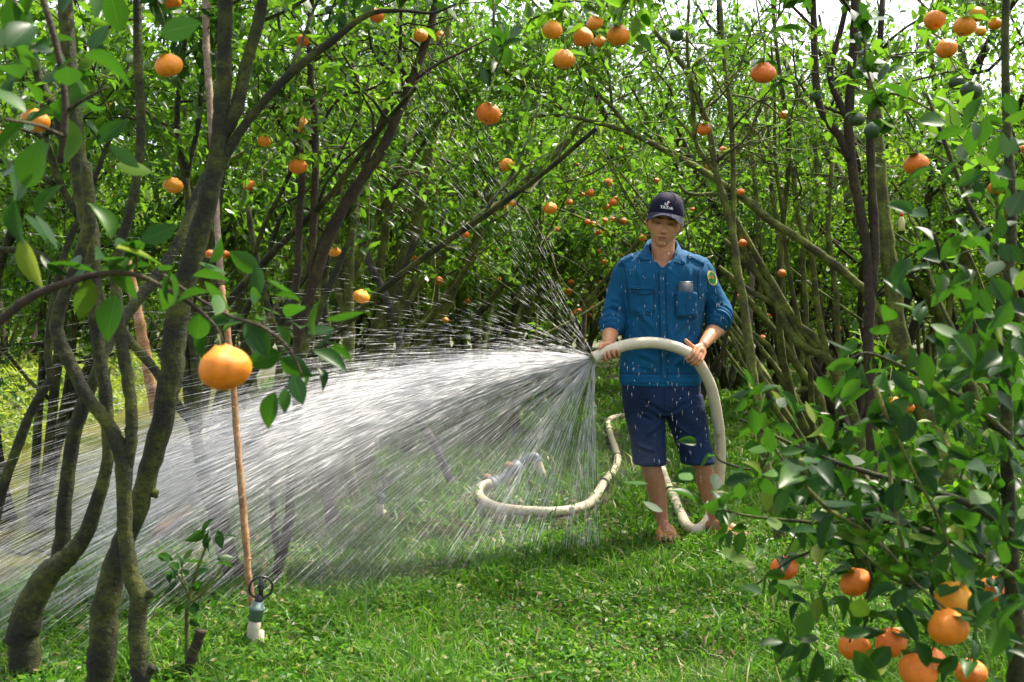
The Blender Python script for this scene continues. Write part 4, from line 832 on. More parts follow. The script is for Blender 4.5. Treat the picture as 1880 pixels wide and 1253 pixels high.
def build_spray():
    r = np.random.default_rng(11); G = np.array([0, 0, -9.81])
    def flight(n, el, az, v, t, dt, hw):
        d = np.stack([-np.cos(el) * np.cos(az), -np.cos(el) * np.sin(az), np.sin(el)], 1)
        v0 = d * v[:, None]; t = t[:, None]
        p = NOZ + v0 * t + 0.5 * G * t * t; vv = v0 + G * t
        return p, vv * dt[:, None], hw
    A = []
    # main fan: bundled jets
    nj = 150; jel = np.radians(np.concatenate([r.normal(-4.5, 5.0, 95), r.uniform(-50, -14, 55)])); jaz = np.radians(r.normal(24, 9, nj)); jv = r.normal(6.8, 0.8, nj); jw = np.concatenate([np.ones(95) * 1.5, np.ones(55) * 0.5]) * (0.3 + r.random(nj)); jw /= jw.sum()
    n = 19000; j = r.choice(nj, n, p=jw)
    A.append(flight(n, jel[j] + np.radians(r.normal(0, 0.9, n)), jaz[j] + np.radians(r.normal(0, 1.5, n)), jv[j] * (1 + r.normal(0, 0.05, n)), 0.50 * r.random(n) ** 1.25, 0.016 + 0.022 * r.random(n), 0.00035 + 0.0008 * r.random(n) ** 2))
    n = 15000    # the solid heart of the jet by the nozzle
    A.append(flight(n, np.radians(r.normal(-3.5, 2.6, n)), np.radians(r.normal(22, 7, n)), r.normal(7.0, 0.8, n), 0.27 * r.random(n) ** 1.1, 0.016 + 0.02 * r.random(n), 0.0006 + 0.0010 * r.random(n)))
    n = 6500   # scattered drops between them
    A.append(flight(n, np.radians(r.normal(-10, 11, n)), np.radians(r.normal(24, 13, n)), r.normal(6.6, 1.2, n), 0.52 * r.random(n), 0.014 + 0.020 * r.random(n), 0.0003 + 0.0005 * r.random(n)))
    n = 1300    # sparse high drops above the jet
    A.append(flight(n, np.radians(r.uniform(-2, 28, n)), np.radians(r.normal(15, 20, n)), r.normal(6.0, 1.5, n), 0.5 * r.random(n), 0.006 + 0.010 * r.random(n), 0.00035 + 0.0004 * r.random(n)))
    n = 900    # thin jets thrown steeply up
    q = r.choice([58, 52, 44, 36, 63, 12, 14, 40], n, p=[.26, .2, .14, .08, .1, .1, .08, .04])
    A.append(flight(n, np.radians(q + r.normal(0, 3.2, n) * (0.35 + r.random(n))), np.radians(r.normal(10, 12, n)), r.normal(8.0, 0.7, n), 0.33 * r.random(n) ** 0.9, 0.004 + 0.010 * r.random(n), 0.0003 + 0.00045 * r.random(n)))
    n = 2300    # steep jets falling close to the man
    q = r.choice([-52, -60, -68, -80, -86, -90], n, p=[.2, .2, .2, .16, .14, .10])
    A.append(flight(n, np.radians(q + r.normal(0, 1.6, n)), np.radians(r.normal(15, 12, n)), r.normal(4.6, 0.7, n), 0.24 * r.random(n), 0.012 + 0.016 * r.random(n), 0.0004 + 0.0006 * r.random(n)))
    A = [(a, b, c * (1 - 0.5 * np.clip((1.0 - a[:, 0]) / 3.0, 0, 1))) for a, b, c in A]
    p = np.concatenate([a[0] for a in A]); v = np.concatenate([a[1] for a in A]); w = np.concatenate([a[2] for a in A])
    k = (p[:, 2] > 0.0) & (p[:, 1] > 2.95); threads("water_spray", "white fan of water threads shooting from the hose nozzle", p[k], v[k], w[k])
    # drops falling in front of the man
    n = 240; x = r.uniform(1105, 1335, n); y = r.uniform(440, 880, n)
    pp = np.array([P(a, b, 4.35 + 0.25 * r.random()) for a, b in zip(x, y)]); vv = np.stack([r.normal(0, 0.002, n), r.normal(0, 0.002, n), -(0.008 + 0.03 * r.random(n))], 1)
    threads("falling_drops", "fine drops falling in front of the man's clothes", pp, vv, 0.0003 + 0.0004 * r.random(n))
def build_mist():
    b = MB(); c = np.array([-0.65, 3.95, 0.42])
    def fn(d, p):
        q = p.copy(); q[:, 2] *= np.where(d[:, 0] > 0, 1 - 0.55 * d[:, 0], 1.0); q[:, 2] += 0.28 * d[:, 0]; return q
    ellipsoid(b, c, (1.45, 0.75, 0.52), 32, 18, fn=fn)
    m = bpy.data.materials.new("fine_mist"); m.use_nodes = True; nt = m.node_tree; L = nt.links.new
    nt.nodes.remove(nt.nodes["Principled BSDF"]); v = node(nt, "ShaderNodeVolumePrincipled"); v.inputs["Color"].default_value = (0.98, 0.97, 1.0, 1)
    v.inputs["Anisotropy"].default_value = 0.3
    tc = node(nt, "ShaderNodeTexCoord"); mp = node(nt, "ShaderNodeMapping"); L(tc.outputs["Object"], mp.inputs["Vector"]); mp.inputs["Location"].default_value = tuple(-c); 
    sc = node(nt, "ShaderNodeVectorMath", operation='DIVIDE'); L(mp.outputs[0], sc.inputs[0]); sc.inputs[1].default_value = (1.45, 0.75, 0.52)
    ln = node(nt, "ShaderNodeVectorMath", operation='LENGTH'); L(sc.outputs[0], ln.inputs[0])
    fall = node(nt, "ShaderNodeMapRange", interpolation_type='SMOOTHSTEP'); L(ln.outputs["Value"], fall.inputs[0]); fall.inputs[1].default_value = 1.0; fall.inputs[2].default_value = 0.25; fall.inputs[3].default_value = 0.0; fall.inputs[4].default_value = 1.0
    no = node(nt, "ShaderNodeTexNoise", i_Scale=2.2, i_Detail=3.0); L(tc.outputs["Object"], no.inputs["Vector"])
    rr = node(nt, "ShaderNodeMapRange"); L(no.outputs[0], rr.inputs[0]); rr.inputs[1].default_value = 0.35; rr.inputs[2].default_value = 0.7; rr.inputs[3].default_value = 0.15; rr.inputs[4].default_value = 1.0
    mu = node(nt, "ShaderNodeMath", operation='MULTIPLY'); L(fall.outputs[0], mu.inputs[0]); L(rr.outputs[0], mu.inputs[1])
    m2 = node(nt, "ShaderNodeMath", operation='MULTIPLY'); L(mu.outputs[0], m2.inputs[0]); m2.inputs[1].default_value = 0.42
    L(m2.outputs[0], v.inputs["Density"]); L(v.outputs[0], nt.nodes["Material Output"].inputs["Volume"])
    o = b.build("mist", m); tag(o, "pale mist drifting round the water spray", "mist", kind="stuff")
build_spray(); build_mist()
# ------------------------------------------------------------------ the man with the hose
from mathutils.bvhtree import BVHTree
from mathutils import noise as mnoise
MY = 4.93
def Q(px, py, dy=0.0): return P(px, py, MY + dy)
def voxel(mb, size, smooth=4, fac=0.5):
    me = mb.mesh("tmp", []); o = bpy.data.objects.new("tmp", me); link(o)
    m = o.modifiers.new("r", 'REMESH'); m.mode = 'VOXEL'; m.voxel_size = size; m.use_smooth_shade = True
    if smooth: s = o.modifiers.new("s", 'SMOOTH'); s.iterations = smooth; s.factor = fac
    bpy.context.view_layer.update(); dg = bpy.context.evaluated_depsgraph_get()
    out = bpy.data.meshes.new_from_object(o.evaluated_get(dg)); bpy.data.objects.remove(o)
    return out
def co(me):
    a = np.empty(len(me.vertices) * 3, np.float32); me.vertices.foreach_get("co", a); return a.reshape(-1, 3).astype(float)
def setco(me, V): me.vertices.foreach_set("co", np.asarray(V, np.float32).ravel()); me.update()
def normals(me):
    a = np.empty(len(me.vertices) * 3, np.float32); me.vertices.foreach_get("normal", a); return a.reshape(-1, 3).astype(float)
def loft(mb, rings, n=28, power=2.3):
    """rings: (px, py, half width px, half depth m, dy) -> closed body of superelliptic sections"""
    V = []; ang = np.linspace(0, 2 * math.pi, n, endpoint=False)
    R = catmull(np.array(rings, float), 4)
    for px, py, hw, hd, dy in R:
        c = Q(px, py, dy); w = hw / F * MY; ca, sa = np.cos(ang), np.sin(ang)
        x = np.sign(ca) * np.abs(ca) ** (2 / power) * w; y = np.sign(sa) * np.abs(sa) ** (2 / power) * hd
        V.append(np.stack([c[0] + x, c[1] + y, np.full(n, c[2])], 1))
    m = len(V); V = np.concatenate(V); i = np.arange(m - 1)[:, None] * n; j = np.arange(n)[None]; k = (j + 1) % n
    b = mb.n; mb.add_np(V, np.stack([i + j, i + n + j, i + n + k, i + k], -1).reshape(-1, 4))
    mb.F.extend([b + q for q in range(n)]); mb.L.append(n); mb.F.extend([b + (m - 1) * n + q for q in range(n)][::-1]); mb.L.append(n)
def arm(mb, pts, n=16, flat=None):
    """pts: (px, py, dy, radius m)"""
    a = catmull(np.array([[*Q(x, y, d), r] for x, y, d, r in pts]), 5); tube(mb, a[:, :3], a[:, 3], n, flat=flat)
    for e in (0, -1): ellipsoid(mb, a[e, :3], (a[e, 3],) * 3, 12, 8)

# ---- the hose: traced over its whole length
def gz(px, py, z=0.04):          # a ground point seen at that photo spot
    Y = (CAMH - z) * F / (py - HZ); p = P(px, py, Y); return p
HOSE = [Q(1091, 657, -.23), Q(1106, 650, -.23), Q(1122, 643, -.23), Q(1150, 634, -.225), Q(1178, 630, -.22), Q(1205, 630, -.21), Q(1235, 636, -.20), Q(1258, 645, -.19), Q(1276, 658, -.175), Q(1292, 682, -.13), Q(1306, 713, -.08), Q(1315, 755, -.02), Q(1321, 800, .04), Q(1322, 850, .10), Q(1317, 905, .16), Q(1302, 952, .22),
        gz(1282, 972), gz(1262, 966), gz(1248, 940), gz(1236, 912), gz(1225, 888), gz(1216, 862), gz(1206, 825), gz(1190, 785), gz(1165, 768), gz(1140, 764), gz(1118, 772), gz(1120, 795), gz(1129, 822), gz(1134, 845), gz(1124, 868), gz(1108, 888), gz(1096, 908), gz(1080, 926), gz(1050, 936), gz(1015, 940), gz(975, 939), gz(940, 936), gz(908, 930), gz(886, 918), P(879, 905, 6.18), P(884, 893, 6.28), P(900, 887, 6.32)]
HR = 0.0275
HC = catmull(np.array(HOSE), 8)
def hose_at(px0):                # first point of the held part whose px passes px0
    for i in range(8 * 14):
        p = HC[i]; 
        if p[0] / p[1] * F + CX >= px0: return i
def build_hose():
    m, nt, b = new_mat("cream_hose_plastic"); L = nt.links.new
    uv = node(nt, "ShaderNodeUVMap"); sp = node(nt, "ShaderNodeSeparateXYZ"); L(uv.outputs[0], sp.inputs[0])
    mu = node(nt, "ShaderNodeMath", operation='MULTIPLY'); L(sp.outputs[1], mu.inputs[0]); mu.inputs[1].default_value = 2 * math.pi / 0.012
    si = node(nt, "ShaderNodeMath", operation='SINE'); L(mu.outputs[0], si.inputs[0])
    tc = node(nt, "ShaderNodeTexCoord"); no = node(nt, "ShaderNodeTexNoise", i_Scale=14.0, i_Detail=6.0); L(tc.outputs["Object"], no.inputs["Vector"])
    col = ramp(nt, no.outputs[0], [(0.25, (0.36, 0.27, 0.17)), (0.38, (0.60, 0.51, 0.37)), (0.7, (0.68, 0.60, 0.46))]); L(col, b.inputs["Base Color"])
    b.inputs["Roughness"].default_value = 0.38
    bp = node(nt, "ShaderNodeBump", i_Strength=0.10, i_Distance=0.002); L(si.outputs[0], bp.inputs["Height"]); L(bp.outputs[0], b.inputs["Normal"])
    base = HC[16 * 8]; t = empty("hose", (base[0], base[1], 0), "thick cream plastic hose held by the man, snaking over the grass to the pump pipe", "hose")
    o = rel(t); mb = MB(); r = np.full(len(HC), HR); r[:2] *= 1.06; tube(mb, HC - o, r, 20, cap=True); mb.build("hose_tube", m, t)
    # open mouth: a rim with a flat disc painted dark as the bore's shade, and a paler inner sleeve
    d = nrm(HC[0] - HC[2]); c = MB(); tube(c, [HC[0] + d * 0.001 - o, HC[0] + d * 0.004 - o], [HR * 1.12, HR * 1.12], 20); c.build("nozzle_rim", m, t)
    dk = plain_mat("bore_shade", (0.16, 0.10, 0.07), 0.4); c = MB(); tube(c, [HC[0] + d * 0.0045 - o, HC[0] + d * 0.006 - o], [HR * 0.86, HR * 0.86], 20); c.build("bore", dk, t)
    rub = plain_mat("black_rubber_tie", (0.03, 0.03, 0.035), 0.6)
    def tie(i, w=0.02, lab=None):
        c = MB(); dd = nrm(HC[i + 1] - HC[i - 1]); ref = nrm(np.cross(dd, [0, 0, 1.0])); B = np.cross(dd, ref)
        for k, off in enumerate((-w, 0, w * .8)):
            pp = [HC[i] - o + dd * (off + 0.006 * math.sin(a * 2 + k)) + (math.cos(a) * ref + math.sin(a) * B) * (HR + 0.003) for a in np.linspace(0, 6.283, 20)]
            tube(c, pp, 0.004, 6, cap=False)
        c.build("rubber_tie", rub, t)
    for target in ((1108, 888), (1232, 903), (1134, 838), (1121, 790)):
        pxy = np.column_stack([HC[:, 0] / HC[:, 1] * F + CX, HZ - (HC[:, 2] - CAMH) / HC[:, 1] * F]); k = 8 * 18 + np.argmin(np.hypot(pxy[8 * 18:, 0] - target[0], pxy[8 * 18:, 1] - target[1])); tie(int(k), 0.012 if target[1] < 860 else 0.02)
build_hose()

# ---- hands: palm and five fingers closed on the hose
def hand(mb, i, sgn, palm, wrist, fingers, thumb):
    """i: hose sample; frame: e1 up, e2 towards the lens, T along the hose; angles from e1 to e2"""
    C = HC[i]; T = nrm(HC[i + 3] - HC[i - 3]); e1 = nrm(np.array([0, 0, 1.0]) - T * T[2]); e2 = np.cross(e1, T)
    if e2[1] > 0: e2 = -e2
    def at(s, a, rr):
        a = math.radians(a); j = int(np.clip(i + s / 0.009, 0, len(HC) - 1)); return C + T * s + (math.cos(a) * e1 + math.sin(a) * e2) * rr
    for s0, ds, a0, a1, L, r in fingers:
        pts = []; rad = []
        for k, q in enumerate(np.linspace(0, 1, 8)):
            a = a0 + (a1 - a0) * q; bulge = 0.003 if k in (0, 3, 5) else 0.0
            pts.append(at(s0 + ds * q, a, HR + r * 0.95 + bulge)); rad.append(r * (1.08 - 0.25 * q))
        tube(mb, pts, rad, 10); ellipsoid(mb, pts[-1], (rad[-1],) * 3, 10, 6); ellipsoid(mb, pts[0], (rad[0] * 1.1,) * 3, 10, 6)
    tp = [at(s, a, HR + rr) for s, a, rr in thumb]; tr = [0.0145, 0.0125, 0.0115, 0.0085][:len(tp)]
    c = catmull(np.column_stack([tp, tr]), 4); tube(mb, c[:, :3], c[:, 3], 10); ellipsoid(mb, c[-1, :3], (c[-1, 3],) * 3, 10, 6)
    kn = [at(f[0], f[2], HR + f[5]) for f in fingers]; w = np.array(wrist)
    for k in kn: tube(mb, [k, k * 0.45 + w * 0.55, w], [0.0125, 0.0150, 0.017], 10)
    tube(mb, [tp[0], tp[0] * 0.4 + w * 0.6], [0.014, 0.018], 10)
    for p_, r_ in palm: ellipsoid(mb, at(*p_), (r_,) * 3, 12, 8)
    ellipsoid(mb, w, (0.024, 0.022, 0.024), 12, 8)

# ---- head
HEAD_C = Q(1220, 412, -0.06); SC = 0.95
def rot(ax, deg):
    return np.array(Matrix.Rotation(math.radians(deg), 3, ax))
HR_M = rot('Y', 7) @ rot('X', 11) @ rot('Z', -9)      # roll, nod, turn
def head_pts(p): return (np.asarray(p, float) * SC) @ HR_M.T + HEAD_C
def head_inv(p): return ((np.asarray(p, float) - HEAD_C) @ HR_M) / SC
def sm(a, b, x): t = np.clip((x - a) / (b - a), 0, 1); return t * t * (3 - 2 * t)
def head_shape(d, p):
    x, y, z = p[:, 0].copy(), p[:, 1].copy(), p[:, 2].copy()
    low = sm(0.0, -0.118, z); x *= 1 - 0.30 * low ** 1.3; fr = y < 0
    y = np.where(fr, np.sign(y) * np.abs(y / 0.098) ** 0.82 * 0.092, y * (1 - 0.38 * low))
    f = sm(0.02, -0.05, y)
    g = lambda cx, cz, sx, sz: np.exp(-((x - cx) / sx) ** 2 - ((z - cz) / sz) ** 2)
    dy = 0.0
    dy -= 0.0250 * np.exp(-(x / 0.0110) ** 2) * sm(0.030, -0.028, z) * sm(-0.046, -0.032, z)      # nose ridge and tip
    dy -= 0.010 * (g(0.012, -0.032, 0.0075, 0.009) + g(-0.012, -0.032, 0.0075, 0.009))           # nostril wings
    for s in (-1, 1):
        dy += 0.013 * g(s * 0.031, 0.014, 0.015, 0.011)                                         # eye sockets
        dy -= 0.0075 * g(s * 0.031, 0.012, 0.011, 0.0075)                                        # lids over the eyeballs
        dy += 0.0028 * g(s * 0.031, 0.0075, 0.012, 0.0018)                                       # the slit of the lowered eye
        dy -= 0.0055 * g(s * 0.030, 0.033, 0.020, 0.007)                                         # brow
        dy -= 0.0050 * g(s * 0.048, -0.012, 0.016, 0.016)                                        # cheekbone
        dy += 0.0035 * g(s * 0.036, -0.052, 0.016, 0.016)
    dy -= 0.0062 * g(0, -0.0585, 0.021, 0.0045) + 0.0070 * g(0, -0.0695, 0.018, 0.005)           # lips
    dy += 0.0050 * g(0, -0.0640, 0.024, 0.0018) + 0.0045 * g(0, -0.082, 0.02, 0.006)
    dy -= 0.0085 * g(0, -0.102, 0.020, 0.014)                                                    # chin
    y = y + dy * f
    return np.stack([x, y, z], 1)
def build_head(mb):
    h = MB(); ellipsoid(h, (0, 0, 0), (0.080, 0.099, 0.120), 120, 90, fn=head_shape)
    V = np.concatenate(h.V); mb.add(head_pts(V), [h.F[i * 4:i * 4 + 4] for i in range(0)]) if False else None
    # keep the face list of h
    off = mb.n; k = 0
    for L in h.L: mb.F.extend([q + off for q in h.F[k:k + L]]); mb.L.append(L); k += L
    mb.V.append(head_pts(V)); mb.UV.append(np.zeros((len(V), 2))); mb.n += len(V)
    for s in (-1, 1):   # ears
        e = []; 
        for a in np.linspace(-1.9, 1.7, 14):
            e.append((s * (0.084 + 0.007 * math.cos(a)), 0.012 - 0.016 * math.cos(a) , 0.002 + 0.030 * math.sin(a)))
        tube(mb, head_pts(e), 0.0055 * SC, 8)
        ellipsoid(mb, head_pts([(s * 0.081, 0.012, 0.0)])[0], (0.006, 0.015, 0.024), 12, 8)
        ellipsoid(mb, head_pts([(s * 0.080, 0.006, -0.026)])[0], (0.006, 0.007, 0.010), 10, 6)
ELB_R, ELB_L = (1124, 597, 0.03), (1324, 592, 0.04)
iR = hose_at(1112); iL = hose_at(1270)
WR = Q(1117, 636, -.175); WL = Q(1291, 634, -.150)
def build_body(root):
    mb = MB(); build_head(mb)
    # neck, chest, trunk, pelvis
    nb = Q(1216, 480, 0.0); hc = HEAD_C + np.array([0.0, 0.035, -0.045])
    c = catmull(np.array([[*(nb + [0, 0.02, -0.05]), 0.075], [*nb, 0.064], [*(nb * 0.5 + hc * 0.5), 0.058], [*hc, 0.060]]), 4); tube(mb, c[:, :3], c[:, 3], 20)
    loft(mb, [(1216, 476, 34, .055, .01), (1217, 488, 62, .080, .01), (1218, 502, 72, .098, .01), (1218, 530, 76, .105, 0), (1217, 560, 72, .108, 0), (1216, 620, 66, .100, 0), (1213, 690, 66, .100, 0), (1214, 730, 64, .095, 0), (1216, 752, 50, .08, 0)])
    for s in (-1, 1): tube(mb, [Q(1216 + s * 10, 488, -.082), Q(1216 + s * 30, 484, -.06), Q(1216 + s * 50, 482, -.02)], [0.010, 0.010, 0.010], 10)      # collar bones
    arm(mb, [(1152, 505, 0.01, .046), (1140, 550, 0.02, .042), (1124, 597, .02, .040), (1121, 612, -.06, .040), (1118, 626, -.125, .031), (1117, 636, -.175, .0245)])
    arm(mb, [(1288, 505, 0.01, .046), (1308, 550, 0.03, .043), (1324, 592, .03, .040), (1312, 607, -.03, .041), (1300, 622, -.10, .032), (1291, 634, -.15, .0245)])
    # legs
    arm(mb, [(1184, 730, 0, .078), (1188, 800, -.01, .066), (1196, 858, -.02, .050), (1203, 888, .0, .050), (1209, 920, .01, .043), (1215, 950, .01, .030), (1217, 968, .01, .028), (1218, 976, .01, .030)])
    arm(mb, [(1248, 730, 0, .078), (1268, 800, 0, .066), (1288, 852, 0, .050), (1297, 885, .03, .050), (1304, 915, .04, .043), (1310, 945, .04, .030), (1312, 960, .04, .028), (1314, 970, .03, .030)])
    def foot(heel, toe, ankle):
        heel, toe = np.array(heel), np.array(toe); d = nrm(toe - heel); s = np.array([-d[1], d[0], 0.0])
        mid = heel * 0.45 + toe * 0.55; a = np.array(ankle)
        c_ = catmull(np.array([[*(heel + [0, 0, 0.012]), .028], [*(mid + [0, 0, 0.018]), .033], [*(toe + [0, 0, 0.002] - d * 0.035), .031]]), 6); tube(mb, c_[:, :3], c_[:, 3], 18); ellipsoid(mb, heel + [0, 0, 0.01], (0.029,) * 3)
        c_ = catmull(np.array([[*a, .031], [*(a * 0.5 + mid * 0.5 + [0, 0, 0.022]), .031], [*(mid + d * 0.03 + [0, 0, 0.012]), .030], [*(toe - d * .04), .026]]), 6); tube(mb, c_[:, :3], c_[:, 3], 16)
        for k in range(5):
            o = (k - 2) * 0.0185; L = [0.016, 0.014, 0.010, 0.004, -0.004][k] if s[0] * 1 > 0 else [-0.004, 0.004, 0.010, 0.014, 0.016][k]
            tube(mb, [toe - d * 0.04 + s * o + [0, 0, 0.008], toe + d * (L - 0.006) + s * o * 1.2 + [0, 0, 0.004], toe + d * (L + 0.006) + s * o * 1.25 - [0, 0, 0.003]], [0.012, 0.0095, 0.0075], 8)
            ellipsoid(mb, toe + d * (L + 0.006) + s * o * 1.25 - [0, 0, 0.003], (0.008,) * 3, 8, 6)
    X0 = P(1218, 0, MY)[0]; X1 = P(1314, 0, MY)[0]
    foot((X0 + .003, MY + .045, .045), (X0 + .005, MY - .165, .038), Q(1218, 972, .01)); foot((X1 - .01, MY + .07, .045), (X1 + .115, MY - .10, .038), Q(1314, 967, .03))
    # fingers: (start along the hose, drift, angle from, angle to, length, radius)
    hand(mb, iR, 1, [((0.012, 262, HR + .020), .022), ((0.035, 262, HR + .020), .021)], WR,
         [(-0.016, -.002, 235, 98, 0, .0088), (0.004, -.001, 238, 88, 0, .0092), (0.024, .002, 240, 92, 0, .0090), (0.043, .005, 244, 108, 0, .0080)], [(0.022, 318, .016), (0.004, 350, .012), (-0.010, 12, .012), (-0.022, 34, .010)])
    hand(mb, iL, -1, [((0.010, 20, HR + .016), .020), ((0.030, 5, HR + .018), .021)], WL,
         [(-0.026, .0, 38, 170, 0, .0090), (-0.006, .002, 42, 182, 0, .0094), (0.014, .002, 42, 178, 0, .0090), (0.033, .0, 38, 165, 0, .0080)], [(0.0, -14, .016), (-0.028, -18, .012), (-0.052, -12, .011), (-0.074, -4, .010)])
    me = voxel(mb, 0.0028, 3, 0.5)
    # colour of skin, lips, brows, lashes; shade painted into sockets, nostrils, lip line
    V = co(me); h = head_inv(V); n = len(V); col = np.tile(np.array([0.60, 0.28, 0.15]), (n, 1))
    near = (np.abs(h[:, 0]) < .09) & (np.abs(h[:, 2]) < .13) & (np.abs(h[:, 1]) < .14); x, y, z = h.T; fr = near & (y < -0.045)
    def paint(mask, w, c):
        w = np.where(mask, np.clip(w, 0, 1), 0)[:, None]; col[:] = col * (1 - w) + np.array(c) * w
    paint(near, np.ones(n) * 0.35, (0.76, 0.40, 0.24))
    for s in (-1, 1):
        paint(fr, 1.6 * np.exp(-((x - s * .031) / .019) ** 4 - ((z - .0335 + .10 * abs(.03) * 0 - 0.12 * np.abs(x - s * .02)) / .0042) ** 2), (0.035, 0.022, 0.018))
        paint(fr, 1.5 * np.exp(-((x - s * .031) / .0125) ** 4 - ((z - .0078) / .0026) ** 2), (0.025, 0.015, 0.012))
        paint(fr, 0.65 * np.exp(-((x - s * .031) / .018) ** 2 - ((z - .014) / .011) ** 2), (0.22, 0.10, 0.065))  # painted shade of the eye socket
        paint(fr, 1.0 * np.exp(-((x - s * .0075) / .004) ** 2 - ((z + .0405) / .003) ** 2), (0.09, 0.04, 0.03))  # nostril hollow painted dark
    paint(fr, 1.0 * np.exp(-(x / .021) ** 4 - ((z + .064) / .0085) ** 2), (0.36, 0.13, 0.095)); paint(fr, 1.3 * np.exp(-(x / .024) ** 4 - ((z + .064) / .0020) ** 2), (0.09, 0.035, 0.03))
    paint(near & (z > 0.01) & (y > 0.0), np.ones(n), (0.02, 0.015, 0.013)); paint(near & (y > 0.02) & (z > -0.05) & (np.abs(x) < .072), np.ones(n), (0.02, 0.015, 0.013))
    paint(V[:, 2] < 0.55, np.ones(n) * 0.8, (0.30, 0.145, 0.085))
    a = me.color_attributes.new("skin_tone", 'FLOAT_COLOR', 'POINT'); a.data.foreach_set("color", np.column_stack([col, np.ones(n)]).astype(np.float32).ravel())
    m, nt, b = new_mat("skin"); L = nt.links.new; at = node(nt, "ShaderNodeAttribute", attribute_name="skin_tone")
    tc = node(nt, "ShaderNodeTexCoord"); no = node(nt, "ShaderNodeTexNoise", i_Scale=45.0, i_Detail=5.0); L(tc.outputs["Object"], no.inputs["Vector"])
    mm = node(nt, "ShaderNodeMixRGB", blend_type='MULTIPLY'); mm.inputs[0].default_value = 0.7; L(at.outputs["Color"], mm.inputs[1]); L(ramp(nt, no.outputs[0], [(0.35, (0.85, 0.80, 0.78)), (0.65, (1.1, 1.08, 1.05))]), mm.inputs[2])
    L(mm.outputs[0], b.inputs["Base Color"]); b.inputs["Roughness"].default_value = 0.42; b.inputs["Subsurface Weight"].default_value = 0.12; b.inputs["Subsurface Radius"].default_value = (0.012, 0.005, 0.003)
    bp = node(nt, "ShaderNodeBump", i_Strength=0.2, i_Distance=0.003); L(no.outputs[0], bp.inputs["Height"]); L(bp.outputs[0], b.inputs["Normal"])
    me.materials.clear(); me.materials.append(m); V = co(me); setco(me, V - rel(root)); me.name = "body"
    link(bpy.data.objects.new("body", me), root)

def cloth_mat(name, c, weave=900.0, rough=0.8, twill=False, var=0.25):
    m, nt, b = new_mat(name); L = nt.links.new; c = np.array(c)
    tc = node(nt, "ShaderNodeTexCoord"); no = node(nt, "ShaderNodeTexNoise", i_Scale=7.0, i_Detail=6.0); L(tc.outputs["Object"], no.inputs["Vector"])
    n2 = node(nt, "ShaderNodeTexNoise", i_Scale=weave, i_Detail=2.0); L(tc.outputs["Object"], n2.inputs["Vector"])
    col = ramp(nt, no.outputs[0], [(0.32, tuple(c * (1 - var))), (0.68, tuple(c * (1 + var)))])
    mm = node(nt, "ShaderNodeMixRGB", blend_type='MULTIPLY'); mm.inputs[0].default_value = 0.8 if twill else 0.4; L(col, mm.inputs[1]); L(ramp(nt, n2.outputs[0], [(0.35, (0.6, 0.6, 0.65)), (0.65, (1.4, 1.4, 1.4))]), mm.inputs[2])
    L(mm.outputs[0], b.inputs["Base Color"]); b.inputs["Roughness"].default_value = rough; b.inputs["Specular IOR Level"].default_value = 0.25; b.inputs["Sheen Weight"].default_value = 0.04; b.inputs["Sheen Roughness"].default_value = 0.4
    n3 = node(nt, "ShaderNodeTexNoise", i_Scale=26.0, i_Detail=4.0, i_Distortion=1.2); L(tc.outputs["Object"], n3.inputs["Vector"])
    ad = node(nt, "ShaderNodeMath", operation='MULTIPLY_ADD'); L(n2.outputs[0], ad.inputs[0]); ad.inputs[1].default_value = 0.12; L(n3.outputs[0], ad.inputs[2])
    bp = node(nt, "ShaderNodeBump", i_Strength=0.55, i_Distance=0.008); L(ad.outputs[0], bp.inputs["Height"]); L(bp.outputs[0], b.inputs["Normal"])
    return m
M_shirt = cloth_mat("teal_blue_cotton", (0.002, 0.082, 0.195)); M_denim = cloth_mat("dark_blue_denim", (0.006, 0.019, 0.060), weave=420.0, twill=True, var=0.35)
M_cap = cloth_mat("dark_navy_cap_cotton", (0.010, 0.010, 0.034), var=0.2)
def ridge(p, seed):
    return 1 - abs(mnoise.noise(Vector(p) + Vector((seed * 7.3, seed * 1.7, -seed * 3.1)))) * 2
def fold_line(V, N, a, b, w, amp):
    """press or raise a fold along the line a-b"""
    a = np.array(a); b = np.array(b); ab = b - a; t = np.clip(((V - a) @ ab) / (ab @ ab), 0, 1); d = np.linalg.norm(V - (a + t[:, None] * ab), axis=1)
    V += N * (2.1 * amp * np.exp(-(d / w) ** 2) * np.sin(np.pi * np.clip(t * 0.9 + 0.05, 0, 1)))[:, None]
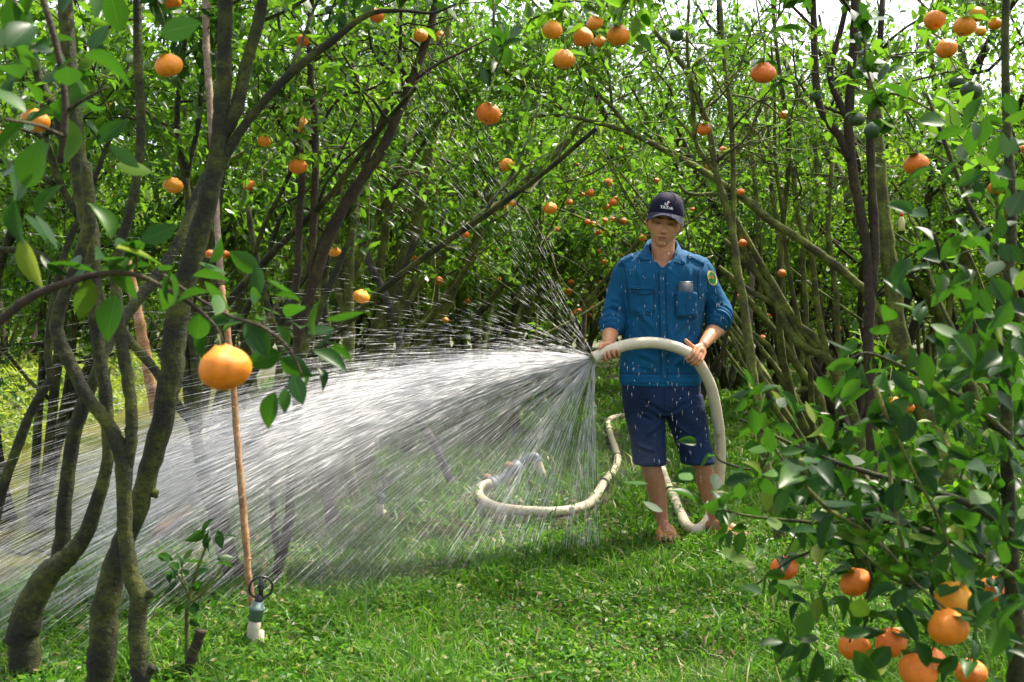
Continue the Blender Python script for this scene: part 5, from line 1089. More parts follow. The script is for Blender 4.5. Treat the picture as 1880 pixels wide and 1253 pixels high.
def build_shirt(root):
    mb = MB()
    loft(mb, [(1216, 458, 30, .060, .016), (1216, 464, 46, .076, .014), (1216, 472, 64, .092, .012), (1216, 482, 78, .106, .01), (1217, 500, 84, .116, .0), (1217, 525, 80, .122, 0), (1218, 555, 75, .126, 0), (1217, 590, 71, .122, 0), (1215, 630, 72, .118, 0), (1213, 670, 74, .120, 0), (1212, 692, 74, .122, 0), (1212, 707, 73, .122, 0)], n=40, power=2.25)
    arm(mb, [(1158, 494, .01, .060), (1147, 505, .015, .064), (1137, 540, .02, .060), (1128, 575, .01, .061), (1126, 588, -.01, .062), (1124, 597, -.035, .058)], n=24)
    arm(mb, [(1276, 490, .01, .060), (1287, 500, .015, .062), (1303, 535, .03, .058), (1318, 566, .03, .062), (1321, 580, .01, .062), (1318, 590, -.015, .058)], n=24)
    me = voxel(mb, 0.0042, 10, 0.6); V = co(me)
    # open the neckline; take the underside of the hem off so that the legs pass through
    N = normals(me); L_ = lambda p: np.array(p)
    for (a, b, w, amp) in [
        ((1162, 560, -.10), (1205, 610, -.13), .012, .009), ((1160, 580, -.10), (1200, 650, -.13), .012, -.008), ((1270, 575, -.10), (1235, 620, -.13), .012, .008), ((1278, 600, -.09), (1245, 660, -.12), .013, -.009),
        ((1170, 490, -.10), (1185, 560, -.125), .010, .006), ((1268, 490, -.10), (1250, 560, -.125), .010, .006), ((1290, 530, -.05), (1322, 565, -.03), .010, .009), ((1284, 552, -.04), (1318, 572, -.04), .008, -.009), ((1300, 520, -.05), (1330, 575, -.02), .010, -.006),
        ((1122, 545, -.04), (1152, 562, -.06), .010, .008), ((1114, 565, -.04), (1150, 575, -.06), .009, -.008), ((1125, 520, -.05), (1120, 580, -.05), .010, .006), ((1150, 640, -.10), (1210, 665, -.13), .012, .007), ((1160, 670, -.10), (1205, 690, -.13), .010, -.006),
        ((1230, 600, -.125), (1240, 690, -.13), .010, .007), ((1275, 640, -.10), (1240, 670, -.12), .010, .008), ((1190, 600, -.125), (1186, 690, -.13), .009, -.006), ((1256, 610, -.12), (1262, 690, -.12), .009, -.006)]:
        fold_line(V, N, Q(*a), Q(*b), w, amp)
    # rolled cuffs
    for c, e in ((Q(1123, 594, -.03), Q(1121, 606, -.075)), (Q(1319, 587, -.01), Q(1311, 601, -.055))):
        d = nrm(e - c); t = (V - c) @ d; rr = np.linalg.norm(V - c - t[:, None] * d, axis=1); k = (np.abs(t) < 0.05) & (rr < 0.09)
        V[k] += N[k] * (0.007 * np.exp(-((t[k] - 0.0) / 0.014) ** 2) + 0.003 * np.sin(t[k] * 260))[:, None]
    for i in range(len(V)):
        p = V[i]; q = (p[0] * 9, p[1] * 9, p[2] * 5)
        a = ridge(q, 1) * 0.0035 + ridge((p[0] * 22 + p[2] * 9, p[1] * 22, p[2] * 14 - p[0] * 6), 2) * 0.0016
        V[i] = p + N[i] * a
    setco(me, V)
    import bmesh
    bm = bmesh.new(); bm.from_mesh(me)
    vb = Q(1216, 491, -.1); vt = CAMH - (440 - HZ) / F * MY; kill = []
    for v in bm.verts:
        x, y, z = v.co
        if y < MY - 0.02 and z > vb[2]:
            hw = 1.15 * (z - vb[2]) + 0.002
            if abs(x - vb[0]) < hw: kill.append(v)
    bmesh.ops.delete(bm, geom=kill, context='VERTS'); bm.to_mesh(me); bm.free()
    me.materials.clear(); me.materials.append(M_shirt)
    bvh = BVHTree.FromPolygons([tuple(v.co) for v in me.vertices], [tuple(p.vertices) for p in me.polygons])
    me2 = me; V = co(me2); setco(me2, V - rel(root)); me2.name = "shirt"; sh = link(bpy.data.objects.new("shirt", me2), root)
    cam_o = Vector((0, 0, CAMH))
    def hit(px, py, off):
        d = Vector((P(px, py, 1.0) - [0, 0, CAMH])).normalized(); loc, nn, _, _ = bvh.ray_cast(cam_o, d, 9)
        if loc is None: loc, nn, _, _ = bvh.find_nearest(Vector(Q(px, py, -.1)))
        if nn.dot(d) > 0: nn = -nn
        return np.array(loc) + np.array(nn) * off
    def sheet(name, corners, nu, nv, off, mat, parent, edge=True, bow=None):
        TL, TR, BR, BL = [np.array(c, float) for c in corners]; G = []
        for j in range(nv + 1):
            for i in range(nu + 1):
                u = i / nu; v = j / nv; p = (TL * (1 - u) + TR * u) * (1 - v) + (BL * (1 - u) + BR * u) * v
                e = edge and (i in (0, nu) or j in (0, nv)); G.append(hit(p[0], p[1], -0.004 if e else off))
        if edge:   # shrink the proud face slightly behind its rim
            pass
        Fc = [(j * (nu + 1) + i, (j + 1) * (nu + 1) + i, (j + 1) * (nu + 1) + i + 1, j * (nu + 1) + i + 1) for j in range(nv) for i in range(nu)]
        mb = MB(); mb.add(np.array(G) - rel(root), Fc); return mb.build(name, mat, parent)
    def button(px, py, par, r=0.0055, off=0.006):
        c = hit(px, py, off) - rel(root); mb = MB(); ellipsoid(mb, c, (r, 0.002, r), 14, 6); tube(mb, [c + [math.cos(a) * r, -0.0012, math.sin(a) * r] for a in np.linspace(0, 6.283, 16)], 0.0012, 5, cap=False); mb.build("button", M_btn, par)
    M_btn = plain_mat("shirt_button_plastic", (0.03, 0.11, 0.17), 0.3)
    M_snap = plain_mat("pale_button_plastic", (0.35, 0.42, 0.48), 0.3)
    pl = sheet("placket", [(1208, 492), (1222, 492), (1226, 706), (1213, 706)], 6, 60, 0.0045, M_shirt, sh)
    for (x, y) in ((1215, 499), (1216, 537), (1219, 574), (1221, 612), (1223, 649), (1220, 692)): button(x, y, sh)
    pk = sheet("pocket", [(1153, 531), (1201, 531), (1200, 577), (1157, 577)], 14, 14, 0.0045, M_shirt, sh); sheet("pocket_flap", [(1150, 525), (1202, 526), (1202, 534), (1152, 532)], 14, 6, 0.0085, M_shirt, sh)
    mbf = MB(); G = [hit(1152, 530, .007), hit(1202, 533, .007), hit(1191, 541, .0085), hit(1172, 536, .009)]; mbf.add(np.array(G) - rel(root), [(0, 3, 2, 1)]); 
    pk2 = sheet("pocket", [(1240, 534), (1279, 535), (1278, 584), (1240, 582)], 12, 14, 0.020, M_shirt, sh); sheet("pocket_pleat", [(1256, 537), (1262, 537), (1262, 582), (1256, 582)], 4, 14, 0.0225, M_shirt, sh); button(1259, 546, sh, 0.005, 0.024)
    sheet("hem_band", [(1139, 686), (1285, 686), (1284, 707), (1140, 707)], 50, 6, 0.0045, M_shirt, sh)
    for c in ([(1131, 481), (1163, 464), (1166, 472), (1135, 493)], [(1262, 464), (1297, 479), (1293, 491), (1259, 472)]): sheet("epaulette", c, 12, 5, 0.009, M_shirt, sh)
    for (x, y) in ((1160, 473), (1265, 474)):
        c = hit(x, y, 0.0085) - rel(root); mb = MB(); tube(mb, [c + [math.cos(a) * .0055, -0.001, math.sin(a) * .0055] for a in np.linspace(0, 6.283, 16)], 0.0016, 6, cap=False); mb.build("button", M_snap, sh)
    for a, b in (((1197, 470), (1215, 497)), ((1238, 472), (1216, 497))):
        fm = MB(); pts = [hit(a[0] + (b[0] - a[0]) * q, a[1] + (b[1] - a[1]) * q, 0.002) for q in np.linspace(0.15, 1, 8)]; tube(fm, np.array(pts) - rel(root), 0.0055, 8, flat=(1, 1)); fm.build("neckline_edge", M_shirt, sh)
    # seams
    M_seam = plain_mat("dark_seam_thread", (0.001, 0.022, 0.055), 0.8)
    def seam(pl, off=0.0052, r=0.0016):
        q = catmull(np.array(pl, float), 8); g = np.array([hit(x, y, off) for x, y in q]); mb = MB(); tube(mb, g - rel(root), r, 5, cap=False); mb.build("seam", M_seam, sh)
    for pl in ([(1209, 500), (1210, 560), (1212, 620), (1213, 690), (1214, 704)], [(1221, 500), (1223, 560), (1225, 620), (1226, 700)], [(1140, 685), (1180, 686), (1213, 686)], [(1227, 686), (1255, 686), (1284, 685)],
               [(1153, 534), (1154, 556), (1158, 577), (1180, 578), (1199, 577), (1201, 556), (1202, 538)], [(1240, 540), (1239, 560), (1241, 583), (1260, 585), (1277, 584), (1279, 560), (1279, 538)]): seam(pl)
    for pl in ([(1142, 480), (1148, 500), (1151, 525), (1152, 550)], [(1288, 480), (1283, 500), (1281, 525), (1283, 548)]): seam(pl, 0.0005, 0.0022)
    seam([(1152, 532), (1170, 538), (1190, 541), (1202, 534)], 0.0088, 0.002)
    # collar
    cm = MB(); rows_ = [((1206, 487, -.092), (1193, 478, -.125)), ((1199, 475, -.078), (1180, 479, -.118)), ((1193, 459, -.048), (1171, 477, -.090)), ((1190, 448, -.004), (1176, 464, -.025)), ((1192, 442, .05), (1183, 458, .06)), ((1203, 438, .088), (1198, 458, .112)), ((1217, 437, .098), (1217, 457, .125)), ((1231, 439, .088), (1237, 459, .112)), ((1240, 443, .05), (1249, 459, .06)), ((1243, 450, -.004), (1256, 467, -.025)), ((1239, 462, -.048), (1258, 483, -.090)), ((1235, 477, -.078), (1256, 487, -.118)), ((1229, 489, -.092), (1240, 482, -.125))]
    A = catmull(np.array([[*Q(*t), *(hit(b[0], b[1], .007) if b[2] < -.05 else Q(*b))] for t, b in rows_]), 4); Vc = []
    for r in A:
        t, b = r[:3], r[3:]; out = nrm((b - t) * [1, 1, 0]); mid = t * 0.45 + b * 0.55 + out * 0.003 + [0, 0, 0.002]
        Vc += [t - [0, 0, 0.018] - out * 0.001, t, t + out * 0.006 + [0, 0, 0.002], mid, b, b - out * 0.004 - [0, 0, 0.002], mid - out * 0.008 - [0, 0, 0.006]]
    n = 7; Fc = [(i * n + j, (i + 1) * n + j, (i + 1) * n + j + 1, i * n + j + 1) for i in range(len(A) - 1) for j in range(n - 1)]
    cm.add(np.array(Vc) - rel(root), Fc); cm.build("collar", M_shirt, sh)
    # sleeve badge: yellow-edged green shield with a small orange figure
    yel = plain_mat("badge_yellow_thread", (0.75, 0.62, 0.10), 0.7); grn = plain_mat("badge_green_thread", (0.02, 0.30, 0.10), 0.7); ora = plain_mat("badge_orange_thread", (0.75, 0.22, 0.08), 0.7)
    def shield(k, off, mat, name, par, cx=1306.5, cy=511):
        mb = MB(); pts = []
        for a in np.linspace(0, 6.283, 26, endpoint=False):
            u = 8.0 * math.cos(a) * k; v = 14.5 * math.sin(a) * k; ca, sa = math.cos(-0.36), math.sin(-0.36); pts.append(hit(cx + u * ca - v * sa, cy + u * sa + v * ca, off))
        c = np.mean(pts, axis=0) + [0, -0.001, 0]; mb.add(np.vstack([pts, [c]]) - rel(root), [(i, (i + 1) % 26, 26) for i in range(26)]); return mb.build(name, mat, par)
    bd = shield(1.0, 0.0035, yel, "badge", sh); shield(0.78, 0.0050, grn, "badge_field", bd); shield(0.30, 0.0065, ora, "badge_emblem", bd, 1306.5, 509)
    return hit
def build_shorts(root):
    mb = MB()
    loft(mb, [(1213, 690, 69, .108, 0), (1213, 705, 70, .112, 0), (1214, 725, 71, .116, 0), (1216, 745, 71, .116, 0), (1219, 760, 66, .10, 0)], n=36, power=2.4)
    loft(mb, [(1181, 725, 38, .100, 0), (1184, 755, 37, .100, 0), (1187, 790, 33, .092, -.005), (1191, 825, 30, .086, -.01), (1193, 852, 29, .084, -.012)], n=28, power=2.2)
    loft(mb, [(1250, 725, 38, .100, 0), (1256, 755, 37, .100, 0), (1266, 790, 33, .092, 0), (1276, 825, 31, .086, 0), (1282, 850, 30, .084, 0)], n=28, power=2.2)
    me = voxel(mb, 0.0042, 8, 0.6); V = co(me); N = normals(me)
    for (a, b, w, amp) in [((1222, 760, -.10), (1180, 735, -.11), .010, -.007), ((1224, 762, -.10), (1265, 738, -.11), .010, -.008), ((1222, 700, -.115), (1222, 755, -.11), .006, .005), ((1215, 775, -.08), (1185, 800, -.10), .010, .006), ((1232, 775, -.08), (1270, 800, -.10), .010, .007), ((1170, 760, -.09), (1200, 775, -.10), .009, -.006), ((1290, 790, -.07), (1255, 815, -.09), .010, -.006), ((1168, 815, -.08), (1205, 830, -.10), .010, .006)]:
        fold_line(V, N, Q(*a), Q(*b), w, amp)
    zb = P(0, 846, MY)[2]
    for i in range(len(V)):
        p = V[i]; V[i] = p + N[i] * (ridge((p[0] * 9, p[1] * 9, p[2] * 7), 5) * 0.004 + ridge((p[0] * 24, p[1] * 24, p[2] * 18), 6) * 0.0014 + 0.003 * math.exp(-((p[2] - zb) / 0.010) ** 2))
    setco(me, V - rel(root)); me.materials.clear(); me.materials.append(M_denim); me.name = "shorts"; link(bpy.data.objects.new("shorts", me), root)
def build_cap(root):
    o = rel(root); crown = MB(); nu, nv = 48, 18; V = []
    for j in range(nv + 1):
        e = (math.pi / 2) * j / nv
        for i in range(nu):
            a = 2 * math.pi * i / nu; k = math.cos(e) ** 0.80; fy = 0.106 if math.sin(a) < 0 else 0.104
            z0 = 0.046 - 0.020 * math.sin(a); z = z0 + (0.166 - z0) * math.sin(e) ** 0.9
            seam = 1 - 0.012 * math.exp(-((((a * 3 / math.pi) + 0.5) % 1 - 0.5) / 0.05) ** 2) * math.cos(e)
            V.append((0.0925 * math.cos(a) * k * seam, fy * math.sin(a) * k * seam, z))
    Fc = [(j * nu + i, j * nu + (i + 1) % nu, (j + 1) * nu + (i + 1) % nu, (j + 1) * nu + i) for j in range(nv) for i in range(nu)]
    lo = len(V)
    for i in range(nu):
        x, y, z = V[i]; V.append((x * 0.97, y * 0.97, z - 0.008))
    Fc += [(lo + i, lo + (i + 1) % nu, (i + 1) % nu, i) for i in range(nu)]
    crown.add(head_pts(V) - o, Fc); cp = crown.build("cap", M_cap, root)
    b = MB(); c = head_pts([(0, 0, 0.167)])[0] - o; ellipsoid(b, c, (.008, .008, .005), 10, 6); b.build("cap_button", M_cap, cp)
    # brim: arched visor with thickness
    V = []; nu, nv = 30, 10
    for top in (0, 1):
        for j in range(nv + 1):
            t = j / nv
            for i in range(nu + 1):
                a = math.radians(-90 + (-72 + 144 * i / nu)); s = math.cos(math.radians(-72 + 144 * i / nu))
                ext = 0.064 * t * (0.22 + 0.78 * max(s, 0) ** 0.75); x = 0.0925 * math.cos(a) * (1 + 0.06 * t) ; y = 0.106 * math.sin(a) - ext
                z = 0.046 - 0.020 * math.sin(a) + 0.002 - 0.010 * t - 4.2 * x * x * (0.15 + 1.0 * t) + (0.0 if top else -0.004)
                V.append((x, y, z))
    n1 = (nu + 1) * (nv + 1); Fc = []
    for k in range(2):
        for j in range(nv):
            for i in range(nu):
                q = [k * n1 + j * (nu + 1) + i, k * n1 + j * (nu + 1) + i + 1, k * n1 + (j + 1) * (nu + 1) + i + 1, k * n1 + (j + 1) * (nu + 1) + i]; Fc.append(tuple(q if k else q[::-1]))
    for i in range(nu): a = nv * (nu + 1) + i; Fc.append((a, a + 1, n1 + a + 1, n1 + a))
    bm_ = MB(); bm_.add(head_pts(V) - o, Fc); bm_.build("brim", cloth_mat("cap_brim_cotton", (0.020, 0.019, 0.050), var=0.15), cp)
    # white stitched mark and word on the front panel
    def dome(u, v, off):      # u across, v up (metres on the panel) -> point on the crown
        e = np.clip(v / 0.125, 0, 1.4); k = np.cos(e) ** 0.80; a = -math.pi / 2 + u / 0.097 / np.maximum(k, 0.3) * 0.95
        x = 0.0925 * np.cos(a) * k; y = 0.106 * np.sin(a) * k; z0 = 0.046 - 0.020 * np.sin(a); z = z0 + (0.166 - z0) * np.sin(e) ** 0.9
        p = np.stack([x, y, z], -1); nn = nrm(np.stack([x / 0.0925 ** 2, y / 0.106 ** 2, (z - 0.05) / 0.11 ** 2], -1)); return p + nn * off
    wht = plain_mat("white_stitching", (0.85, 0.85, 0.85), 0.6, var=0.03); red = plain_mat("pink_stitching", (0.85, 0.06, 0.22), 0.6); cya = plain_mat("cyan_stitching", (0.10, 0.70, 0.75), 0.6)
    cu = bpy.data.curves.new("word", 'FONT'); cu.body = "TikTok"; cu.size = 0.0245; cu.align_x = 'CENTER'; cu.offset = 0.0007; cu.resolution_u = 3
    to = bpy.data.objects.new("word", cu); link(to); bpy.context.view_layer.update(); tm = bpy.data.meshes.new_from_object(to.evaluated_get(bpy.context.evaluated_depsgraph_get())); bpy.data.objects.remove(to)
    T = co(tm); p = dome(T[:, 0] * 1.0, T[:, 1] + 0.020, 0.0016); setco(tm, head_pts(p) - o); tm.materials.clear(); tm.materials.append(wht); tm.name = "lettering"; link(bpy.data.objects.new("lettering", tm), cp)
    def ribbon(mb, pl, w, off, ox, oy):
        pl = np.array(pl, float); t = nrm(np.gradient(pl, axis=0)); s = np.stack([-t[:, 1], t[:, 0]], 1); w = np.broadcast_to(w, (len(pl),))[:, None]
        a = pl + s * w + [ox, oy]; b = pl - s * w + [ox, oy]; V = np.concatenate([dome(a[:, 0], a[:, 1], off), dome(b[:, 0], b[:, 1], off)]); k = len(pl)
        mb.add(head_pts(V) - o, [(i, i + 1, k + i + 1, k + i) for i in range(k - 1)])
    for off, ox, oy, mat, nm in ((0.0010, 0.0013, -0.0008, red, "mark_shade"), (0.0013, -0.0012, 0.0008, cya, "mark_shade"), (0.0017, 0, 0, wht, "mark")):
        mb = MB(); cx, cy, r = -0.0042, 0.0500, 0.0072
        ribbon(mb, [(cx + r * math.cos(a), cy + r * math.sin(a)) for a in np.linspace(1.75, 6.28, 22)] + [(cx + r, cy + 0.006), (cx + r, cy + 0.0215)], 0.0022, off, ox, oy)
        ribbon(mb, [(cx + r + 0.0005, cy + 0.0215), (cx + r + 0.0028, cy + 0.0165), (cx + r + 0.0065, cy + 0.0135), (cx + r + 0.0105, cy + 0.0128)], [0.0018, 0.0023, 0.0023, 0.0020], off + 0.0001, ox, oy); mb.build(nm, mat, cp)
    # hair at the temples and nape under the cap
    h = MB()
    for s in (-1, 1): ellipsoid(h, head_pts([(s * 0.0775, 0.026, 0.024)])[0] - o, (0.010, 0.040, 0.024), 14, 8)
    ellipsoid(h, head_pts([(0, 0.072, 0.0)])[0] - o, (0.062, 0.030, 0.05), 18, 10); h.build("hair", plain_mat("black_hair", (0.012, 0.010, 0.009), 0.5, bump=0.6, bscale=300), root)
def build_sandals(root):
    m = plain_mat("tan_woven_plastic", (0.50, 0.25, 0.055), 0.55, var=0.25, scale=160.0, bump=0.8, bscale=220); o = rel(root); X0 = P(1218, 0, MY)[0]; X1 = P(1314, 0, MY)[0]
    for heel, toe in (((X0 + .003, MY + .075, 0), (X0 + .005, MY - .175, 0)), ((X1 - .025, MY + .09, 0), (X1 + .125, MY - .112, 0))):
        heel, toe = np.array(heel), np.array(toe); d = nrm(toe - heel); s = np.array([-d[1], d[0], 0]); L = np.linalg.norm(toe - heel); mb = MB(); V = []; n = 26
        for z in (0.002, 0.022):
            for a in np.linspace(0, 6.283, n, endpoint=False):
                q = (1 + math.cos(a)) / 2; w = 0.040 + 0.010 * q; V.append(heel + d * (L * q) + s * w * math.sin(a) * (abs(math.sin(a)) ** -0.25 if abs(math.sin(a)) > 0.05 else 1) + [0, 0, z])
        mb.add(np.array(V) - o, [tuple(range(n))[::-1], tuple(range(n, 2 * n))] + [(i, (i + 1) % n, n + (i + 1) % n, n + i) for i in range(n)]); sole = mb.build("sandal", m, root)
        st = MB(); V = []
        for j, q in enumerate(np.linspace(0.50, 0.86, 9)):
            for a in np.linspace(0, math.pi, 17):
                lift = 0.074 - 0.030 * (q - 0.5) / 0.36; V.append(heel + d * (L * q) + s * 0.050 * math.cos(a) * (1 if abs(math.cos(a)) < .9 else .98) + [0, 0, 0.012 + lift * math.sin(a) ** 0.7])
        n = 17; st.add(np.array(V) - o, [(j * n + i, (j + 1) * n + i, (j + 1) * n + i + 1, j * n + i + 1) for j in range(8) for i in range(16)])
        ob = st.build("strap", m, sole); mod = ob.modifiers.new("t", 'SOLIDIFY'); mod.thickness = 0.005
person = empty("person", (P(1240, 0, MY)[0], MY, 0), "man in a blue work shirt, denim shorts and dark cap spraying water with a hose", "man")
build_body(person); hit = build_shirt(person); build_shorts(person); build_cap(person); build_sandals(person)
def build_phone():
    c = hit(1259, 530, -0.001); n = np.array([0.05, -1, 0.12]); mb = MB(); w = 13.5 / F * MY
    t = empty("phone", c, "grey mobile phone sticking out of the man's chest pocket", "phone"); V = []; k = 20
    for y in (-0.004, 0.004):
        for a in np.linspace(0, 6.283, k, endpoint=False):
            V.append((np.sign(math.cos(a)) * abs(math.cos(a)) ** 0.35 * w, y, np.sign(math.sin(a)) * abs(math.sin(a)) ** 0.35 * 0.045 - 0.011))
    mb.add(V, [tuple(range(k)), tuple(range(k, 2 * k))[::-1]] + [(i, k + i, k + (i + 1) % k, (i + 1) % k) for i in range(k)])
    mb.build("phone_body", plain_mat("phone_grey_case", (0.06, 0.08, 0.10), 0.45), t); t.rotation_euler = (math.radians(4), 0, 0)
    r = MB(); tube(r, [(-w * .9, -0.0045, 0.033), (w * .9, -0.0045, 0.033)], 0.0012, 6); r.build("phone_rim", plain_mat("phone_bright_rim", (0.7, 0.7, 0.72), 0.2, metallic=0.9), t)
build_phone()
# ------------------------------------------------------------------ poles, sprinklers, pump pipe and small things
def gnd(p): return float(ground_h(p[0], p[1]))
def pole(name, label, cat, pts, mat, seed, knots=0, group=None):
    """pts: (px, py, Y, r_px)"""
    r = np.random.default_rng(seed); a = np.array([[*P(x, y, Y), w / F * Y] for x, y, Y, w in pts]); c = catmull(a, 8)
    c[:, :3] += np.cumsum(r.standard_normal((len(c), 3)) * 0.0008, axis=0); b = c[0, :3].copy(); t = empty(name, b, label, cat, group)
    mb = MB(); tube(mb, c[:, :3] - b, c[:, 3] * (1 + 0.04 * r.standard_normal(len(c))), 10, rough=0.04, rng=r); mb.build("shaft", mat, t)
    for k in range(knots):
        i = r.integers(3, len(c) - 3); m = MB(); a_ = r.random() * 6.28; d = np.array([math.cos(a_), -abs(math.sin(a_)) - .3, 0.5]); tube(m, [c[i, :3] - b, c[i, :3] - b + nrm(d) * c[i, 3] * 1.5], [c[i, 3] * .5, c[i, 3] * .3], 7); m.build("knot", mat, t)
    return t
tall = pole("prop_pole", "long peeled pole, orange-brown below, fair above, leaning past the near sprinkler", "pole", [(468, 1160, 3.30, 6.5), (458, 1060, 3.30, 6.5), (447, 930, 3.32, 6.5), (436, 800, 3.34, 6), (428, 700, 3.36, 6), (416, 600, 3.40, 6), (406, 520, 3.45, 5.5)], M_pole_orange, 1, 3)
r_ = np.random.default_rng(12); a_ = np.array([[*P(x, y, Y), w / F * Y] for x, y, Y, w in [(406, 521, 3.45, 5.8), (398, 400, 3.5, 6), (392, 300, 3.55, 6), (385, 180, 3.6, 6.5), (378, 60, 3.65, 6.5), (380, -60, 3.7, 6.5)]]); c_ = catmull(a_, 8); mb = MB(); tube(mb, c_[:, :3] - rel(tall), c_[:, 3] * (1 + .06 * r_.standard_normal(len(c_))), 10, rough=.06, rng=r_); mb.build("upper_shaft", M_pole_fair, tall)
pole("prop_pole", "grey wooden stake slanting through the spray from the pump pipe up to the left", "pole", [(838, 905, 6.3, 8), (800, 820, 6.35, 8), (767, 760, 6.4, 8), (738, 640, 6.5, 8), (714, 554, 6.5, 7), (673, 469, 6.55, 7), (655, 400, 6.6, 6), (650, 340, 6.6, 4)], M_pole_wet, 2)
pole("prop_pole", "pale upright stake behind the hose nozzle", "pole", [(1066, 660, 11.5, 5), (1071, 600, 11.5, 4.5), (1076, 530, 11.5, 4.5), (1081, 458, 11.5, 4)], M_pole, 3)
pole("prop_pole", "purple grey pole slanting up to the right above the jet", "pole", [(898, 655, 9.3, 4), (950, 568, 9.3, 4), (975, 520, 9.3, 4), (1009, 460, 9.3, 3.5)], M_pole_wet, 4)
pole("prop_pole", "short thin stake leaning right between the slanting pole and the pale upright stake", "pole", [(995, 650, 10.2, 3), (1010, 590, 10.2, 3), (1024, 505, 10.2, 2.5), (1030, 430, 10.2, 2)], M_pole, 5)
pole("prop_pole", "thin dark red stick leaning behind the man's elbow", "pole", [(1318, 690, 6.4, 4), (1340, 585, 6.4, 4), (1362, 500, 6.4, 4), (1375, 450, 6.4, 3.5)], M_bark_brown, 6)
pole("prop_pole", "pale grey pole leaning right of the slim stem near the man", "pole", [(1372, 700, 8.2, 4), (1378, 560, 8.2, 5), (1386, 460, 8.2, 5), (1396, 395, 8.2, 4)], M_pole, 7)
pole("prop_pole", "reddish bare pole behind the left foreground trunks by the ditch", "pole", [(288, 760, 6.0, 10), (276, 700, 6.0, 10), (262, 620, 6.0, 10), (250, 560, 6.0, 9), (232, 480, 6.0, 8)], M_pole_orange, 8)
pole("dead_branch", "dark dead branch with a broken tip in front of far foliage, above the jet", "branch", [(845, 610, 8.0, 6), (880, 575, 8.0, 6), (915, 535, 8.0, 5), (942, 510, 8.0, 3)], M_bark_dark, 9)
pole("cut_stake", "short sawn stake standing in the grass beside the sapling", "stake", [(344, 1262, 2.93, 9), (352, 1215, 2.93, 10), (362, 1180, 2.93, 10), (371, 1150, 2.93, 9)], M_bark_brown, 10)
# a pale log lying at the ditch edge
p0 = P(292, 985, 4.75); p0[2] = gnd(p0) + .05; p1 = P(342, 940, 5.3); p1[2] = gnd(p1) + .06
lg = empty("log", p0, "pale peeled log lying in the wet grass at the ditch edge", "log"); mb = MB(); tube(mb, catmull(np.array([p0 - p0, (p1 - p0) * .5 + [0, 0, .01], p1 - p0]), 5), 0.035, 12, rough=.04, rng=np.random.default_rng(3)); mb.build("log_trunk", M_pole_orange, lg)
# sprinklers
def sprinkler(px, pyb, pyt, label, s=1.0, lean=0.0):
    Y = CAMH * F / (pyb - HZ); b = P(px, pyb, Y); b[2] = gnd(b); h = (pyb - pyt) / F * Y; t = empty("sprinkler", b, label, "sprinkler")
    wht = plain_mat("dirty_white_pipe", (0.50, 0.42, 0.33), 0.5, var=0.3); grn = plain_mat("grey_green_coupling", (0.13, 0.20, 0.175), 0.45, var=0.2); blk = plain_mat("black_plastic", (0.012, 0.012, 0.016), 0.3)
    ax = lambda q: np.array([lean * h * q, 0, h * q]); k = h / 0.30 * 0.74
    mb = MB(); tube(mb, [ax(-0.15), ax(0.25), ax(0.30), ax(0.52)], [.030 * k, .033 * k, .034 * k, .034 * k], 16); mb.build("riser_pipe", wht, t)
    mb = MB(); tube(mb, [ax(-.12) + [.05 * k, .02, 0], ax(.26) + [.032 * k, .01, 0]], [.024 * k, .024 * k], 12); mb.build("side_pipe", wht, t)
    mb = MB(); tube(mb, [ax(.42), ax(.56), ax(.565), ax(.60), ax(.605), ax(.68)], [.036 * k, .036 * k, .040 * k, .040 * k, .032 * k, .028 * k], 18); mb.build("coupling", grn, t)
    mb = MB(); tube(mb, [ax(.66), ax(.70), ax(.76)], [.022 * k, .024 * k, .014 * k], 14); hd = mb.build("nozzle_head", blk, t)
    c = ax(.86); R = .058 * k; mb = MB(); tube(mb, [c + [R * math.sin(a), 0.35 * R * math.sin(a), R * math.cos(a)] for a in np.linspace(0, 6.283, 26)], .0068 * k, 8, cap=False); mb.build("ring_guard", blk, t)
    mb = MB(); tube(mb, [c + [0, 0, -R], c + [0, 0, -.4 * R], c + [0, 0, .1 * R], c + [0, 0, R]], [.011 * k, .013 * k, .016 * k, .006 * k], 10); tube(mb, [c + [-.018 * k, 0, 0.1 * R], c + [.018 * k, 0, .1 * R]], .009 * k, 8); mb.build("spinner", blk, t)
sprinkler(459, 1205, 1068, "near sprinkler with a black ring head at the foot of the peeled pole", lean=0.17)
sprinkler(694, 955, 874, "far sprinkler with a black ring head, half veiled by the spray", lean=0.14)
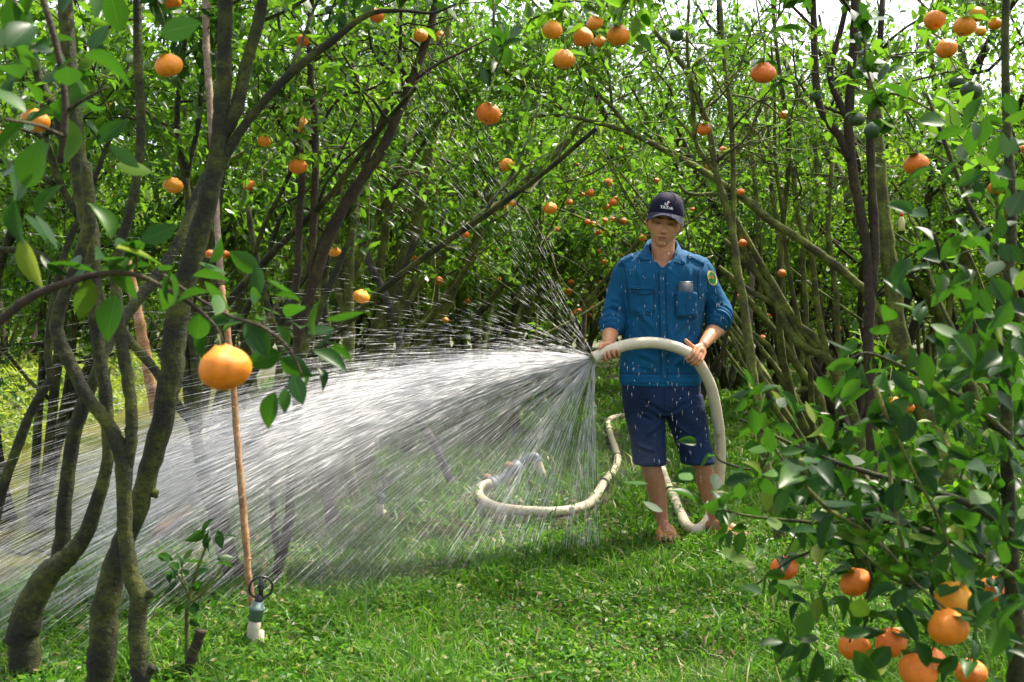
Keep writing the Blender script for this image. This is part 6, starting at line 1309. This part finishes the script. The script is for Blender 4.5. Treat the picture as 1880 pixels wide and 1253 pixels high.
# grey pump pipe with its valves
def pump_pipe():
    Y = 6.35; b = P(905, 890, Y); b[2] = gnd(b); t = empty("pump_pipe", b, "grey plastic elbow pipe on the grass joining the cream hose to a buried riser", "pipe"); pvc = plain_mat("grey_blue_pvc", (0.17, 0.21, 0.24), 0.4, var=0.25); br = plain_mat("rusty_knob", (0.38, 0.20, 0.09), 0.8, var=0.3, bump=.5)
    cr = bpy.data.materials["cream_hose_plastic"]; V = lambda x, y, d=0.0: P(x, y, Y + d) - b
    mb = MB(); c = catmull(np.array([V(904, 890), V(925, 876, .05), V(950, 857, .1), V(968, 843, .12), V(982, 839, .12), V(989, 850, .1)]), 6); tube(mb, c, 0.030, 16); mb.build("elbow_pipe", pvc, t)
    mb = MB(); tube(mb, [V(935, 870, .07), V(955, 853, .1)], .044, 16); mb.build("tee", pvc, t)
    mb = MB(); tube(mb, [V(900, 893, -.01), V(909, 886, .01)], .052, 18); tube(mb, [V(909, 886, .01), V(914, 883, .02)], .042, 18); mb.build("collar", pvc, t)
    mb = MB(); tube(mb, catmull(np.array([V(986, 845, .11), V(991, 862, .1), V(996, 880, .1), V(997, 902, .1)]), 5), .030, 16); s = mb.build("riser", cr, t)
    mb = MB(); tube(mb, [V(992, 876, .1) + [0, 0, .0], V(996, 884, .1)], .037, 16); mb.build("clamp", bpy.data.materials["black_rubber_tie"], t)
    for (x, y) in ((934, 856), (893, 878)):
        mb = MB(); tube(mb, [V(x + 2, y + 8, .06), V(x, y, .06)], .018, 8); ellipsoid(mb, V(x - 1, y - 2, .06), (.032, .026, .022), 9, 7, fn=lambda d, p: p * (1 + .15 * np.sin(d[:, :1] * 9))); mb.build("valve_knob", br, t)
pump_pipe()
# sapling by the cut stake
def sapling():
    r = np.random.default_rng(6); Y = 2.95; b = P(345, 1240, Y); b[2] = gnd(b); t = empty("sapling", b, "young citrus sapling with a few bright leaves, beside the sawn stake", "sapling"); mb = MB(); tw = []; L = []
    for s in ([(345, 1245, 5), (343, 1180, 4), (345, 1110, 4), (358, 1060, 3), (372, 1020, 2.5), (386, 988, 2)], [(345, 1110, 3), (365, 1095, 2.5), (385, 1075, 2), (405, 1045, 1.5), (410, 1035, 1)], [(347, 1105, 2.5), (340, 1080, 2), (325, 1055, 1.5), (312, 1040, 1)], [(352, 1085, 2), (335, 1060, 1.5), (335, 1035, 1)]):
        limb(mb, s, Y, r, 7)
    for i in range(len(mb.V)): mb.V[i] = mb.V[i] - b
    for (x, y, n, w, h) in ((315, 1040, 5, 30, 15), (335, 1030, 2, 15, 15), (388, 980, 7, 30, 14), (375, 1012, 1, 6, 6), (392, 1030, 2, 12, 16), (345, 1060, 6, 40, 25), (330, 1075, 3, 30, 15), (352, 1100, 4, 30, 20), (398, 1098, 1, 8, 8), (350, 1140, 2, 10, 12)): L.append(leaf_clump(x, y, Y, n, w, h, 0.052, r, .02))
    mb.build("stem", M_bark_moss, t); e = cat_l(L); link(bpy.data.objects.new("leaves", leaves_mesh("leaves", e[0] - b, e[1], e[2], e[3], 4, M_leaf_near, r)), t)
sapling()
# hanging bottle far right, twisted wire on the ditch bank
def bottle():
    b = P(1655, 415, 6.0); t = empty("bottle", b, "small clear yellowish bottle with a red cap hanging behind the leaves on the right", "bottle"); mb = MB()
    tube(mb, [(0, 0, -.03), (0, 0, -.028), (0, 0, .03), (0, 0, .045), (0, 0, .058)], [.018, .021, .021, .014, .009], 14); mb.build("bottle_body", plain_mat("yellowish_plastic", (0.75, 0.70, 0.35), 0.2), t)
    mb = MB(); tube(mb, [(0, 0, .056), (0, 0, .076)], .011, 12); mb.build("cap", plain_mat("red_plastic", (0.75, 0.03, 0.02), 0.3), t)
    mb = MB(); tube(mb, [(0, 0, .07), (.01, .02, .25), (0, .03, .45)], .0012, 5); mb.build("string", M_bark_dark, t)
bottle()
def wire():
    b = P(0, 1010, 4.6); t = empty("wire", b, "twisted black wire sagging over the ditch at the left edge", "wire"); mb = MB(); c = catmull(np.array([P(-40, 995, 4.3), P(0, 1003, 4.35), P(40, 1018, 4.4), P(65, 1008, 4.45), P(95, 1020, 4.5)]), 10) - b; k = np.arange(len(c))
    for ph in (0, 3.14): tube(mb, c + np.stack([0 * k, .006 * np.cos(k * .9 + ph), .006 * np.sin(k * .9 + ph)], 1), .0035, 6)
    mb.build("twisted_strands", bpy.data.materials["black_plastic"], t)
wire()
